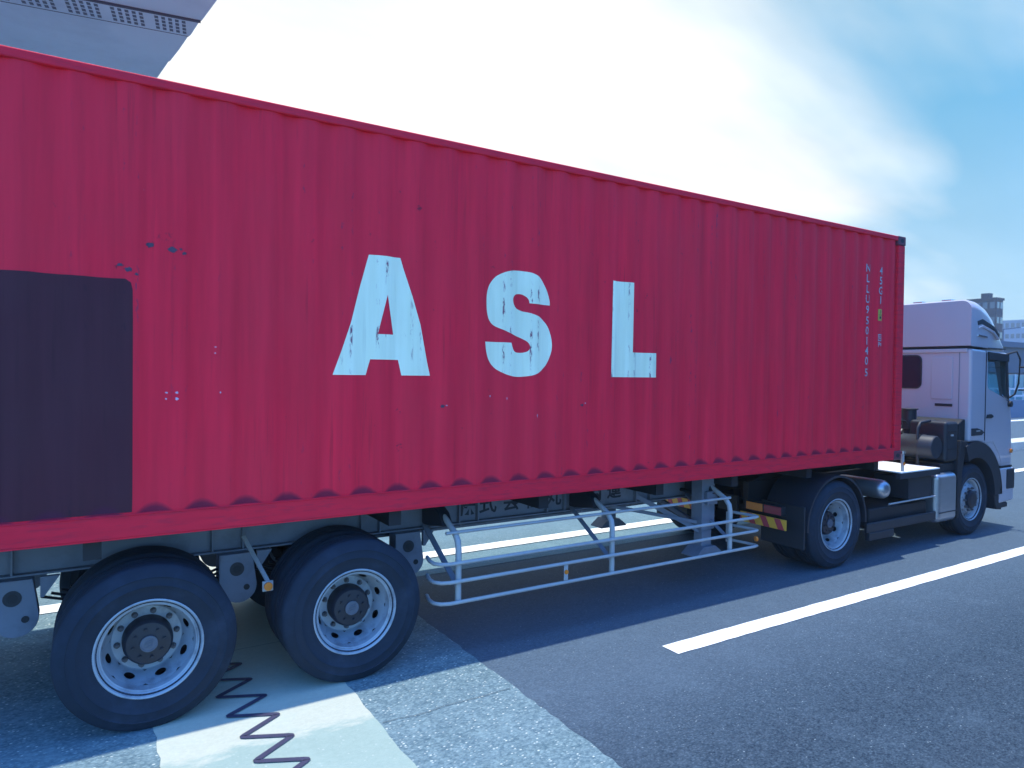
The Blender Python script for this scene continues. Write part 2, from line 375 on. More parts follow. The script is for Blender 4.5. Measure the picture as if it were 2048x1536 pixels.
# ------------------------------------------------------------------ ground and road
def sheet(name, x0, x1, y0, y1, z, m):
    return struct(MB().quad([(x0, y0, z), (x1, y0, z), (x1, y1, z), (x0, y1, z)]).build(name, m, recalc=False))
gm = mat('far_ground', (0.09, 0.12, 0.13), 0.9, var=0.3, scale=0.03)
sheet('ground', -900, 1600, -900, 1600, -0.012, gm)
sheet('road', -300, 700, -16, 5.25, 0.0, M['asphalt'])
sheet('opposite_road', -300, 700, 6.05, 13.6, 0.001, M['asphalt'])
M['glare_asphalt'] = ground_mat('glare_lightened_asphalt', (0.085, 0.16, 0.20), (0.19, 0.30, 0.35), (0.4, 0.5, 0.5), 0.08)  # paler teal asphalt: glare on the far road is put into its colour
sheet('glare_road_sheet', -40, 0.4, 2.2, 5.24, 0.004, M['glare_asphalt'])
# expansion joint zone across the road: coarse strips either side of a concrete strip
def ragged(name, x0, x1, y0, y1, z, m, amp, step, sd):
    rnd = random.Random(sd); n = int((y1-y0)/step); b = MB()
    L = [b.bm.verts.new((x0+rnd.uniform(-amp, amp), y0+i*step, z)) for i in range(n+1)]
    R = [b.bm.verts.new((x1+rnd.uniform(-amp, amp), y0+i*step, z)) for i in range(n+1)]
    for i in range(n): b.bm.faces.new((L[i], R[i], R[i+1], L[i+1]))
    return struct(b.build(name, m, recalc=False))
ragged('coarse_road_strip', -9.72, -6.36, -10, 5.2, 0.0065, M['rough'], 0.010, 0.07, 1)
ragged('concrete_strip', -8.66, -7.40, -10, 5.2, 0.009, M['conc'], 0.009, 0.09, 2)
# zigzag seal of the joint
zig = []
y, k = 4.85, 0
zx = [(-8.20, -7.98)]
ys = []
yy = 4.381; side = 0
while yy > -9:
    x = -8.240 if side == 0 else -7.955
    zig.append((x + random.uniform(-0.012, 0.012) - 0.06*(yy-0.1), yy)); yy -= 0.135 if side == 0 else 0.182; side ^= 1
b = MB()
def ribbon(b, pts, w, z, rounds=True):
    P = [Vector((x, y, 0)) for x, y in pts]; out = []
    for i, p in enumerate(P):
        d0 = (p-P[i-1]).normalized() if i else (P[1]-p).normalized()
        d1 = (P[i+1]-p).normalized() if i < len(P)-1 else d0
        n0 = Vector((-d0.y, d0.x, 0)); n1 = Vector((-d1.y, d1.x, 0)); mm = n0+n1
        mm = mm/ max(0.35, mm.length_squared)*2 if mm.length > 0.05 else n0
        mm = mm*(w/2)
        if mm.length > w*1.0: mm = mm.normalized()*w*1.0
        out.append((b.bm.verts.new((p.x+mm.x, p.y+mm.y, z)), b.bm.verts.new((p.x-mm.x, p.y-mm.y, z))))
    for a, c in zip(out, out[1:]): b.bm.faces.new((a[0], a[1], c[1], c[0]))
# round the corners of the zigzag
rz = []
for i, (x, y) in enumerate(zig):
    if 0 < i < len(zig)-1:
        p = Vector((x, y)); a = Vector(zig[i-1]); c = Vector(zig[i+1])
        da, dc = (a-p).normalized()*0.030, (c-p).normalized()*0.030
        for t in (0, 0.33, 0.67, 1):
            q = (p+da)*(1-t)**2 + p*2*t*(1-t) + (p+dc)*t*t; rz.append((q.x, q.y))
    else: rz.append((x, y))
ribbon(b, rz, 0.040, 0.0165); struct(b.build('joint_seal', M['joint'], recalc=True))
M['tar'] = mat('old_tar', (0.055, 0.075, 0.095), 0.8, var=0.4, scale=12)
# tar seams along the lane joint
for x0, x1, y0, sd_ in ((-7.38, -6.4, -0.66, 2), (3.3, 14, -0.74, 3), (-9.6, 40, 1.05, 4)):
    rr = random.Random(sd_); n = int((x1-x0)/0.11)+2; b = MB()
    ribbon(b, [(x0+(x1-x0)*i/(n-1), y0+rr.uniform(-.012, .012)) for i in range(n)], 0.005, 0.0135); struct(b.build('tar_seam', M['tar'], recalc=True))
# lane markings
b = MB()
def stripe(x0, x1, y0, y1, z=0.006):
    rr = random.Random(int(x0*13)); n = max(2, int(abs(x1-x0)/0.12)); B = []
    for i in range(n+1):
        x = x0+(x1-x0)*i/n
        B.append((b.bm.verts.new((x, y0+rr.uniform(-.004, .004), z)), b.bm.verts.new((x, y1+rr.uniform(-.004, .004), z))))
    for p, q in zip(B, B[1:]): b.bm.faces.new((p[0], q[0], q[1], p[1]))
sd = MB(); b = sd
stripe(-4.87, 3.13, -0.83, -0.64); struct(sd.build('lane_marking', M['line'], recalc=True))
for xs in (15.1, 35.1, 55.1, -24.9):
    b = MB(); stripe(xs, xs+8, -0.83, -0.64); struct(b.build('lane_marking', M['line'], recalc=True))
b = MB(); stripe(-120, 260, 2.82, 3.08, 0.014); struct(b.build('edge_marking', M['line'], recalc=True))
b = MB(); stripe(-120, 260, -4.55, -4.35, 0.014); struct(b.build('edge_marking', M['line'], recalc=True))
b = MB(); stripe(-120, 300, 12.3, 12.75, 0.008); struct(b.build('edge_marking', M['line'], recalc=True))

# ------------------------------------------------------------------ shipping container
ZB, CH, CL, CW = 1.246, 2.896, 12.192, 2.438
ZT = ZB + CH
YO, YI = 0.014, 0.037
def prof(x):
    d = abs(((x - TROUGH0 + PITCH*100.5) % PITCH) - PITCH/2)
    return YI if d <= 0.035 else YO if d >= 0.1015 else YI + (YO-YI)*(d-0.035)/(0.1015-0.035)
def breaks(x0, x1):
    out = []; k = math.floor((x0-TROUGH0)/PITCH)-1
    while TROUGH0 + k*PITCH < x1 + PITCH:
        c = TROUGH0 + k*PITCH
        out += [c-0.1015, c-0.035, c+0.035, c+0.1015]; k += 1
    return [v for v in out if x0 < v < x1]
box = thing('shipping_container', 'long red corrugated shipping container with large white letters riding on a trailer', 'container', (-CL/2, CW/2, ZB))
WZ0, WZ1 = ZB+0.158, ZT-0.062
def corr_wall(y_of, x0, x1, z0, z1, nz=5):
    b = MB(); xs = [x0]+breaks(x0, x1)+[x1]
    xs2 = []
    for a, c in zip(xs, xs[1:]): xs2 += [a, (a+c)/2]
    xs2.append(xs[-1])
    rows = []
    for j in range(nz+1):
        z = z0+(z1-z0)*j/nz
        rows.append([b.bm.verts.new((x, y_of(x), z)) for x in xs2])
    for r0, r1 in zip(rows, rows[1:]):
        for i in range(len(xs2)-1): b.bm.faces.new((r0[i], r0[i+1], r1[i+1], r1[i]))
    return b
PX0, PX1 = -CL+0.16, -0.16
corr_wall(prof, PX0, PX1, WZ0-0.01, WZ1+0.01).build('side_wall', M['red'], box, recalc=False, smooth=70)
corr_wall(lambda x: CW-prof(x), PX0, PX1, WZ0-0.01, WZ1+0.01).build('side_wall', M['red'], box, recalc=False, smooth=70)
# front wall, corrugated across
b = MB(); yy = []
n = 36
for j in (WZ0, WZ1):
    yy.append([b.bm.verts.new((-0.03-0.04*(1 if (i//2) % 2 else 0), 0.15+(CW-0.3)*i/n, j)) for i in range(n+1)])
for i in range(n): b.bm.faces.new((yy[0][i], yy[0][i+1], yy[1][i+1], yy[1][i]))
b.build('front_wall', M['red'], box)
MB().rng(PX0, PX1, 0.03, CW-0.03, ZT-0.03, ZT-0.012).build('roof', M['red'], box)
MB().rng(PX0, PX1, 0.05, CW-0.05, ZB+0.13, ZB+0.157).build('floor', M['dark'], box)
b = MB()
for y in (0.62, 1.22, 1.82): b.rng(-CL+0.02, -CL+0.06, y-0.58, y+0.58, WZ0, WZ1)
b.build('door', M['red'], box, bevel=0.01)
for y0, s in ((0.0, 1), (CW, -1)):
    # bottom rail: channel with a thin lip on top; top rail: small tube
    MB().rng(PX0, PX1, y0, y0+s*0.062, ZB+0.016, ZB+0.150).rng(PX0, PX1, y0-s*0.004, y0+s*0.062, ZB+0.1502, ZB+0.158).rng(PX0, PX1, y0+s*0.002, y0+s*0.09, ZB+0.004, ZB+0.0158).build('bottom_rail', M['redrail'], box, bevel=0.004)
    MB().rng(PX0, PX1, y0+s*0.002, y0+s*0.062, ZT-0.065, ZT-0.004).build('top_rail', M['redrail'], box, bevel=0.010)
MB().rng(-0.08, -0.004, 0.15, CW-0.15, ZT-0.10, ZT-0.006).build('top_rail', M['redrail'], box, bevel=0.01)
MB().rng(-0.10, -0.004, 0.15, CW-0.15, ZB+0.01, ZB+0.15).build('bottom_rail', M['redrail'], box, bevel=0.01)
for x0, sx in ((0.0, -1), (-CL, 1)):
    for y0, s in ((0.0, 1), (CW, -1)):
        MB().rng(x0+sx*0.003, x0+sx*0.155, y0+s*0.003, y0+s*0.05, ZB+0.118, ZT-0.118).rng(x0+sx*0.0034, x0+sx*0.05, y0+s*0.0503, y0+s*0.15, ZB+0.118, ZT-0.118).build('corner_post', M['redrail'], box, bevel=0.012)
        for z in (ZB, ZT-0.118):
            cc = MB().rng(x0, x0+sx*0.178, y0-s*0.004, y0+s*0.158, z, z+0.1175).build('corner_casting', M['casting'], box, bevel=0.012)
            hp = [(x0+sx*0.089+0.03*math.cos(a)*1.35, z+0.059+0.026*math.sin(a)) for a in [2*PI*i/20 for i in range(20)]]
            MB().prism(hp, y0-s*0.0055, y0+s*0.02, 'Y').build('casting_hole', M['black'], cc)

def fill2d(b, loops):
    edges = []
    for lp in loops:
        vs = [b.bm.verts.new((x, 0, z)) for x, z in lp]
        for i in range(len(vs)): edges.append(b.bm.edges.new((vs[i], vs[(i+1) % len(vs)])))
    bmesh.ops.triangle_fill(b.bm, edges=edges, use_beauty=True, use_dissolve=False, normal=(0, -1, 0))
def drape(b, off, zcut=0.0):
    """cut a flat shape along the bends of the corrugation and lay it on the wall"""
    xs = [v.co.x for v in b.bm.verts]
    for bx in breaks(min(xs), max(xs)):
        bmesh.ops.bisect_plane(b.bm, geom=list(b.bm.verts)+list(b.bm.edges)+list(b.bm.faces), plane_co=(bx, 0, 0), plane_no=(1, 0, 0), dist=1e-6)
    for v in b.bm.verts: v.co.y = prof(v.co.x)-off
    bmesh.ops.recalc_face_normals(b.bm, faces=b.bm.faces)
    for f in b.bm.faces:
        if f.normal.y > 0: f.normal_flip()
    return b
def catmull(pts, n=5, closed=False):
    out = []
    for i in range(len(pts)-1):
        p0, p1, p2, p3 = pts[max(i-1, 0)], pts[i], pts[i+1], pts[min(i+2, len(pts)-1)]
        for k in range(n):
            t = k/n
            out.append(tuple(0.5*((2*p1[j])+(-p0[j]+p2[j])*t+(2*p0[j]-5*p1[j]+4*p2[j]-p3[j])*t*t+(-p0[j]+3*p1[j]-3*p2[j]+p3[j])*t**3) for j in (0, 1)))
    out.append(pts[-1]); return out
A_OUT = [(-7.522, 2.284), (-7.399, 2.655), (-7.256, 3.178), (-7.005, 3.178), (-6.845, 2.683), (-6.748, 2.284), (-6.988, 2.284), (-7.017, 2.402), (-7.240, 2.402), (-7.272, 2.284)]
A_IN = [(-7.112, 2.892), (-7.059, 2.592), (-7.188, 2.592)]
S_PTS = [(-5.61, 2.904), (-5.615, 2.951), (-5.645, 3.033), (-5.691, 3.101), (-5.755, 3.15), (-5.837, 3.172), (-5.923, 3.177), (-6.008, 3.170), (-6.092, 3.147), (-6.162, 3.107), (-6.214, 3.046), (-6.244, 2.974), (-6.25, 2.898), (-6.244, 2.819), (-6.225, 2.76), (-6.192, 2.716), (-6.139, 2.689), (-6.073, 2.665), (-6.001, 2.639), (-5.927, 2.616), (-5.865, 2.592), (-5.83, 2.562), (-5.824, 2.526), (-5.845, 2.499), (-5.888, 2.486), (-5.937, 2.485), (-5.974, 2.496), (-5.996, 2.526), (-6.012, 2.567)]
S_PTS2 = [(-6.259, 2.568), (-6.249, 2.498), (-6.225, 2.429), (-6.187, 2.374), (-6.127, 2.33), (-6.056, 2.3), (-5.971, 2.283), (-5.885, 2.283), (-5.786, 2.297), (-5.71, 2.329), (-5.647, 2.383), (-5.603, 2.464), (-5.587, 2.538), (-5.592, 2.613), (-5.613, 2.686), (-5.646, 2.738), (-5.692, 2.777), (-5.75, 2.806), (-5.832, 2.827), (-5.906, 2.839), (-5.961, 2.861), (-5.99, 2.895), (-5.997, 2.935), (-5.981, 2.965), (-5.945, 2.98), (-5.896, 2.978), (-5.859, 2.96), (-5.839, 2.936), (-5.833, 2.908)]
L_PTS = [(-4.917, 3.177), (-4.660, 3.177), (-4.664, 2.521), (-4.362, 2.521), (-4.362, 2.287), (-4.924, 2.287)]
for loops in ([A_OUT, A_IN], [catmull(S_PTS)+catmull(S_PTS2)], [L_PTS]):
    b = MB(); fill2d(b, loops); drape(b, 0.003); b.build('painted_letter', M['letter'], box, recalc=False, smooth=70)
# dark overpainted panel on the wall
rx = random.Random(3)
pan = [(-12.0, 1.415), (-8.79, 1.415)] + [(-8.788, 1.5+0.22*i) for i in range(6)] + [(-8.79, 2.80), (-8.80, 2.845), (-8.83, 2.866)] + [(-8.83-0.25*i, 2.868+rx.uniform(-.006, .006)) for i in range(1, 12)] + [(-12.0, 2.868)]
b = MB(); fill2d(b, [pan]); drape(b, 0.002); b.build('painted_panel', M['patch'], box, recalc=False, smooth=70)

def text_mesh(body, size, bold=0.0):
    cu = bpy.data.curves.new('text', 'FONT'); cu.body = body; cu.size = size; cu.align_x = 'CENTER'; cu.align_y = 'CENTER'; cu.offset = bold
    cu.resolution_u = 3
    o = bpy.data.objects.new('text', cu); COL.objects.link(o)
    dg = bpy.context.evaluated_depsgraph_get(); me = bpy.data.meshes.new_from_object(o.evaluated_get(dg))
    bpy.data.objects.remove(o); bpy.data.curves.remove(cu); return me
def text_bm(b, body, size, x, z, y=None, bold=0.0, sx=1.0):
    me = text_mesh(body, size, bold); t = bmesh.new(); t.from_mesh(me)
    xs = [v.co.x for v in t.verts]; ys = [v.co.y for v in t.verts]
    cx, cy = ((min(xs)+max(xs))/2, (min(ys)+max(ys))/2) if xs else (0, 0)
    for v in t.verts: v.co = Vector(((v.co.x-cx)*sx+x, 0 if y is None else y, v.co.y-cy+z))
    tmp = bpy.data.meshes.new('t'); t.to_mesh(tmp); t.free(); b.bm.from_mesh(tmp)
    bpy.data.meshes.remove(tmp); bpy.data.meshes.remove(me)
b = MB()
for ch, z in zip('NLLU9501405', (3.67, 3.54, 3.41, 3.285, 3.155, 3.02, 2.895, 2.768, 2.645, 2.52, 2.375)): text_bm(b, ch, 0.135, -0.82, z, bold=0.002, sx=1.0)
drape(b, 0.004); b.build('container_number', M['code'], box, recalc=False)
b = MB()
for ch, z in zip('45G1', (3.66, 3.535, 3.41, 3.29)): text_bm(b, ch, 0.135, -0.535, z, bold=0.002)
drape(b, 0.004); b.build('size_code', M['code'], box, recalc=False)
b = MB(); fill2d(b, [[(-0.585, 3.03), (-0.485, 3.03), (-0.485, 3.175), (-0.585, 3.175)]]); drape(b, 0.003)
yl = b.build('yellow_height_label', M['yellow'], box, recalc=False)
b = MB()
for x0, x1, z0, z1 in ((-0.57, -0.50, 3.10, 3.106), (-0.555, -0.515, 3.055, 3.085), (-0.54, -0.53, 3.12, 3.16)):
    fill2d(b, [[(x0, z0), (x1, z0), (x1, z1), (x0, z1)]])
drape(b, 0.005); b.build('label_print', M['ink'], yl, recalc=False)
b = MB()
def frame2(x0, x1, z0, z1, w):
    fill2d(b, [[(x0, z0), (x1, z0), (x1, z1), (x0, z1)], [(x0+w, z0+w), (x1-w, z0+w), (x1-w, z1-w), (x0+w, z1-w)]])
frame2(-0.575, -0.485, 2.775, 2.86, 0.012); frame2(-0.55, -0.51, 2.80, 2.835, 0.01)
drape(b, 0.004); b.build('square_mark', M['code'], box, recalc=False)
b = MB(); text_bm(b, 'P', 0.08, -0.55, 2.73, bold=0.002); text_bm(b, 'o', 0.08, -0.505, 2.73, bold=0.002); drape(b, 0.004); b.build('stencil_mark', M['code'], box, recalc=False)
# scraped spots in the paint
def blotch(x, z, r, m, sd, name, zs=1.0):
    rr = random.Random(sd); b = MB()
    fill2d(b, [[(x+r*math.cos(a)*rr.uniform(.45, 1.1), z+r*zs*math.sin(a)*rr.uniform(.45, 1.1)) for a in [2*PI*i/13 for i in range(13)]]])
    drape(b, 0.0025); return b.build(name, m, box, recalc=False)
M['scrape'] = mat('bare_scraped_steel', (0.07, 0.035, 0.06), 0.6, var=0.4, scale=40)
M['chip'] = mat('chipped_primer', (0.62, 0.42, 0.5), 0.6, var=0.3, scale=40)
for i, (x, z, r) in enumerate([(-6.643, 2.045, .020), (-5.257, 2.033, .020), (-8.859, 2.95, .020), (-8.81, 2.925, .026), (-8.77, 2.90, .015), (-8.696, 3.09, .028), (-8.568, 3.072, .032), (-8.50, 3.055, .020), (-8.52, 3.08, .014)]):
    blotch(x, z, r, M['scrape'], i, 'paint_scrape', 0.7)
for i, (x, z, r, zs) in enumerate([(-6.61, 2.05, .010, .6), (-5.22, 2.05, .009, .7), (-8.60, 2.16, .009, .8), (-8.54, 2.16, .010, 1), (-8.54, 2.12, .012, .9), (-8.60, 2.12, .008, .8), (-8.28, 2.16, .006, 1.6), (-8.31, 2.42, .008, .5), (-8.31, 2.46, .008, .5), (-6.20, 2.12, .006, 2), (-6.05, 2.10, .006, 2), (-5.74, 1.95, .005, 4)]):
    blotch(x, z, r, M['chip'], 50+i, 'paint_chip', zs)

# ------------------------------------------------------------------ wheels
HZ = 0.527
def tyre_prof(w, R=0.53, ri=0.292):
    p = [(ri, 0.012), (ri+0.03, 0.004), (0.36, -0.004), (0.40, -0.012), (0.404, -0.016), (0.410, -0.012), (0.455, -0.013), (0.459, -0.017), (0.465, -0.012), (0.488, -0.002), (R-0.022, 0.012), (R-0.006, 0.024), (R, 0.04)]
    q = list(p); x = 0.04; nb = 4; step = (w-0.08)/nb
    for i in range(nb):
        a = 0.04+i*step
        if i: q += [(R, a-0.006), (R-0.014, a-0.005), (R-0.014, a+0.005), (R, a+0.006)]
    q += [(r, w-d) for r, d in reversed(p)]
    return q
def disc_with_holes(b, r0, h0, r1, h1, nh, hr, seg=16, phase=0.0, tz=0.03):
    """conical ring with nh round hand holes"""
    sl = math.hypot(r1-r0, h1-h0); rm = (r0+r1)/2
    for k in range(nh):
        a0 = 2*PI*k/nh+phase; hw = PI/nh
        def P(t, s):
            rr = r0+(r1-r0)*(s+1)/2; hh = h0+(h1-h0)*(s+1)/2; a = a0+t*hw
            return Vector((rr*math.cos(a), hh, rr*math.sin(a)))
        hole, edge, inner = [], [], []
        for i in range(seg*2):
            a = 2*PI*(i+0.5)/(seg*2); c, s = math.cos(a), math.sin(a); mxx = max(abs(c), abs(s))
            hv = P(c*hr/(rm*hw), s*hr/(sl/2)); hole.append(b.bm.verts.new(hv)); edge.append(b.bm.verts.new(P(c/mxx, s/mxx)))
            inner.append(b.bm.verts.new(hv+Vector((0, tz, 0))))
        n = len(hole)
        for i in range(n):
            j = (i+1) % n
            b.bm.faces.new((hole[i], hole[j], edge[j], edge[i])); b.bm.faces.new((inner[i], inner[j], hole[j], hole[i]))
MC = {}
def clampz(me, z):                       # flatten the contact patch
    for v in me.vertices:
        if v.co.z < z: v.co.z = z
def wheel_meshes(kind):
    if kind in MC: return MC[kind]
    d = {}
    b = MB(); b.lathe(tyre_prof(0.285), seg=88, close=True); me = b.mesh('tyre', M['tyre'], smooth=40); clampz(me, -HZ+0.002); d['tyre'] = me
    b = MB()
    if kind == 'dual':
        b.lathe([(0.292, 0.014), (0.316, 0.006), (0.317, 0.0), (0.312, -0.003), (0.305, 0.0), (0.298, 0.012), (0.290, 0.026), (0.283, 0.030), (0.279, 0.028), (0.272, 0.032), (0.270, 0.045), (0.266, 0.07), (0.264, 0.09)], seg=72)
        disc_with_holes(b, 0.264, 0.09, 0.213, 0.222, 8, 0.036, phase=0.32)
        b.lathe([(0.213, 0.222), (0.207, 0.228), (0.13, 0.228)], seg=72)
        d['wheel'] = b.mesh('wheel', M['rim'], smooth=32)
        b = MB(); b.lathe([(0.150, 0.230), (0.149, 0.15), (0.142, 0.120), (0.130, 0.106), (0.060, 0.100)], seg=48); b.cap(0.061, 0.100, seg=48)
        for k in range(8): a = 2*PI*k/8+0.2; b.cyl((0.093*math.cos(a), 0.101, 0.093*math.sin(a)), (0.093*math.cos(a), 0.088, 0.093*math.sin(a)), 0.011, 6)
        b.lathe([(0.30, 0.30), (0.20, 0.285), (0.16, 0.27)], seg=40); d['hub'] = b.mesh('hub', M['hub'], smooth=40)
        b = MB(); b.lathe([(0.052, 0.097), (0.052, 0.086), (0.044, 0.084), (0.042, 0.087)], seg=36); b.cap(0.043, 0.087, seg=36)
        for zz, a0, a1 in ((0.018, -.020, .024), (0.002, -.026, .022), (-0.016, -.022, .020)): b.bar((a0, 0.085, zz-0.006), (a1, 0.085, zz+0.006), 0.006, 0.006)
        d['hub_cap'] = b.mesh('hub_cap', M['cap'], smooth=40)
        nut_h, nut_r = 0.228, 0.177
    else:                                 # steering wheel: disc stands out
        b.lathe([(0.292, 0.014), (0.316, 0.006), (0.317, 0.0), (0.312, -0.003), (0.300, 0.012), (0.285, 0.03), (0.272, 0.036), (0.266, 0.06), (0.258, 0.075)], seg=64)
        disc_with_holes(b, 0.258, 0.075, 0.205, 0.028, 10, 0.024, phase=0.1)
        b.lathe([(0.205, 0.028), (0.198, 0.024), (0.13, 0.024)], seg=64); d['wheel'] = b.mesh('wheel', M['rim'], smooth=32)
        b = MB(); b.lathe([(0.135, 0.026), (0.130, -0.015), (0.11, -0.03), (0.075, -0.034)], seg=40); b.cap(0.076, -0.034, seg=40); b.lathe([(0.28, 0.2), (0.16, 0.2), (0.14, 0.10)], seg=40); d['hub'] = b.mesh('hub', M['hub'], smooth=40)
        nut_h, nut_r = 0.024, 0.166
    b = MB(); b.cyl((0, 0.004, 0), (0, -0.004, 0), 0.020, 16); b.cyl((0, -0.003, 0), (0, -0.028, 0), 0.0155, 6); b.cyl((0, -0.027, 0), (0, -0.036, 0), 0.009, 10)
    d['wheel_nut'] = b.mesh('wheel_nut', M['nut'])
    d['_nut'] = (nut_h, nut_r)
    MC[kind] = d; return d
def add_wheel(parent, x, y, kind='dual', flip=False, ang=0.0, dual=True):
    d = wheel_meshes(kind); w = link('wheel', d['wheel'], parent, (x, y, HZ))
    if flip: w.rotation_euler = (0, 0, PI)
    def sub(n, loc=(0, 0, 0)):
        o = bpy.data.objects.new(n, d[n]); COL.objects.link(o); o.parent = w; o.location = loc; return o
    sub('tyre')
    if dual: sub('tyre', (0, 0.325, 0))
    sub('hub')
    if 'hub_cap' in d: sub('hub_cap')
    h, r = d['_nut']
    for k in range(10):
        a = 2*PI*k/10+ang; o = sub('wheel_nut', (r*math.cos(a), h, r*math.sin(a)))
    return w

# ------------------------------------------------------------------ trailer
tr = thing('semi_trailer', 'grey skeletal container trailer with twin rear axles and white tubular side guard', 'trailer', (-6, CW/2, 0))
YW = 0.03
for i, x in enumerate((-8.685, -7.33)):
    add_wheel(tr, x, YW, 'dual', ang=0.12+0.2*i); add_wheel(tr, x, CW-YW, 'dual', flip=True)
    MB().cyl((x, 0.2, HZ), (x, CW-0.2, HZ), 0.065, 16).build('axle', M['dark'], tr)
# main I beams
for y in (0.76, CW-0.76):
    s = 1 if y < 1 else -1
    b = MB().rng(-11.9, -3.0, y-0.006, y+0.006, 0.93, 1.226).rng(-11.9, -3.0, y-s*0.06, y+s*0.08, 0.916, 0.930).rng(-11.9, -3.0, y-s*0.06, y+s*0.08, 1.2261, 1.240)
    # tapering into the shallow gooseneck
    b.prism([(-3.0, 0.918), (-2.5, 1.09), (-0.1, 1.09), (-0.1, 1.24), (-3.0, 1.24)], y-0.0055, y+0.0055, 'Y')
    b.build('frame_beam', M['frame'], tr, bevel=0.003)
    for x in (-9.45, -8.22, -8.0, -7.05, -6.885, -6.115, -5.92, -5.13, -4.915, -3.95, -3.745):
        MB().rng(x-0.006, x+0.006, y-s*0.0065, y-s*0.055, 0.9305, 1.2255).build('web_stiffener', M['frame'], tr)
for x in (-11.7, -10.3, -9.0, -7.0, -5.6, -4.2, -3.1, -1.8, -0.4):
    MB().rng(x-0.05, x+0.05, 0.10, 0.69, 1.12, 1.2395).rng(x-0.05, x+0.05, 0.85, CW-0.85, 1.0 if x < -2.5 else 1.1, 1.2255).rng(x-0.05, x+0.05, CW-0.69, CW-0.10, 1.12, 1.2395).build('cross_member', M['dark'], tr)
# suspension hangers
for x in (-9.44, -8.06, -6.66):
    for s, y in ((1, 0.62), (-1, CW-0.62)):
        pl = [(x-0.13, 0.916), (x-0.13, 0.68)] + [(x+0.02+0.125*math.cos(a), 0.665+0.125*math.sin(a)) for a in [PI+PI*i/12 for i in range(1, 13)]] + [(x+0.145, 0.68), (x+0.11, 0.916)]
        hb = MB().prism(pl, y, y+s*0.10, 'Y').rng(x-0.131, x-0.121, y-s*0.03, y+s*0.12, 0.70, 0.9155).build('hanger_bracket', M['frame'], tr, bevel=0.006)
        MB().cyl((x-0.0, y-s*0.004, 0.80), (x-0.0, y+s*0.02, 0.80), 0.052, 20).build('spring_eye', M['dark2'], hb)
        MB().cyl((x-0.0, y-s*0.0065, 0.80), (x-0.0, y+s*0.02, 0.80), 0.030, 20).build('bolt_hole', M['black'], hb)
        MB().cyl((x+0.07, y-s*0.0065, 0.655), (x+0.07, y+s*0.02, 0.655), 0.022, 16).build('bolt_hole', M['black'], hb)
        MB().prism([(x+0.15, 0.9155), (x+0.26, 0.9155), (x+0.17, 0.78), (x+0.15, 0.78)], y+s*0.02, y+s*0.06, 'Y').build('gusset', M['frame'], hb)
for s, y in ((1, 0.66), (-1, CW-0.66)):
    for x in (-8.685, -7.33):
        b = MB()
        for k in range(6):
            z = 0.66+0.016*k; L = 0.60-0.055*k
            b.tube([(x-L, y, z+0.12), (x-L*0.5, y, z+0.03), (x, y, z), (x+L*0.5, y, z+0.03), (x+L, y, z+0.12)], 0.022, 6, 0.35)
        b.build('leaf_spring', M['dark'], tr)
# amber side marker on its stay, by the wheels
mk = MB().bar((-8.02, 0.60, 1.05), (-7.905, 0.30, 0.77), 0.03, 0.012).build('marker_stay', M['guard'], tr)
MB().rng(-7.945, -7.868, 0.285, 0.300, 0.700, 0.775).build('marker_base', M['guard'], mk, bevel=0.004)
ml = MB().cyl((-7.906, 0.2850, 0.738), (-7.906, 0.268, 0.738), 0.030, 20).build('marker_lamp', M['amber'], mk, smooth=40)
# side guard: three tube rails, hooked inwards at both ends
for z in (0.445, 0.615, 0.765):
    pts = [(-6.63, 0.30, z+0.012), (-6.655, 0.20, z+0.006), (-6.65, 0.13, z), (-6.61, 0.075, z), (-6.54, 0.05, z)]
    pts += [(x, 0.05, z) for x in (-5.5, -4.2, -3.0)] + [(-2.82, 0.05, z), (-2.76, 0.065, z), (-2.745, 0.10, z), (-2.76, 0.16, z), (-2.80, 0.38, z)]
    MB().tube(pts, 0.0160, 12).build('guard_rail_tube', M['guard'], tr, smooth=60)
MB().tube([(-6.55, 0.12, 1.0), (-3.14, 0.12, 1.0)], 0.014, 10).build('guard_rail_tube', M['guard'], tr, smooth=60)
for x in (-6.45, -4.82, -3.18):
    pts = [(x, 0.085, 0.43), (x, 0.085, 0.86), (x, 0.10, 0.93), (x, 0.15, 0.985), (x, 0.30, 1.06), (x, 0.62, 1.19)]
    ps = MB().tube(pts, 0.026, 12).build('guard_post', M['guard'], tr, smooth=60)
    MB().bar((x, 0.095, 0.56), (x-0.02, 0.70, 0.95), 0.05, 0.012).build('guard_brace', M['frame'], ps)
    MB().prism([(0.28, 1.02), (0.62, 0.97), (0.70, 0.97), (0.70, 1.225), (0.62, 1.225), (0.36, 1.12)], x-0.05, x+0.05, 'X').build('guard_bracket', M['dark2'], ps, bevel=0.008)
mp_ = MB().rng(-5.41, -5.365, 0.040, 0.046, 0.462, 0.600).build('reflector_plate', M['guard'], tr, bevel=0.002)
MB().cyl((-5.388, 0.040, 0.54), (-5.388, 0.030, 0.54), 0.020, 18).build('reflector', M['amber'], mp_)
MB().rng(-2.90, -2.85, 0.33, 0.38, 0.44, 0.78).build('guard_post', M['guard'], tr, bevel=0.004)
MB().cyl((-2.775, 0.075, 0.52), (-2.755, 0.068, 0.52), 0.028, 18).build('reflector', M['amber'], tr)
# pipe under the beam
pp = MB().tube([(-6.9, 0.92, 0.845), (-4.2, 0.92, 0.845), (-3.4, 0.92, 0.86)], 0.016, 10).build('air_pipe', M['frame'], tr, smooth=60)
for x in (-6.0, -4.55, -3.9): MB().rng(x-0.012, x+0.012, 0.90, 0.94, 0.845, 0.93).build('pipe_hanger', M['frame'], pp)
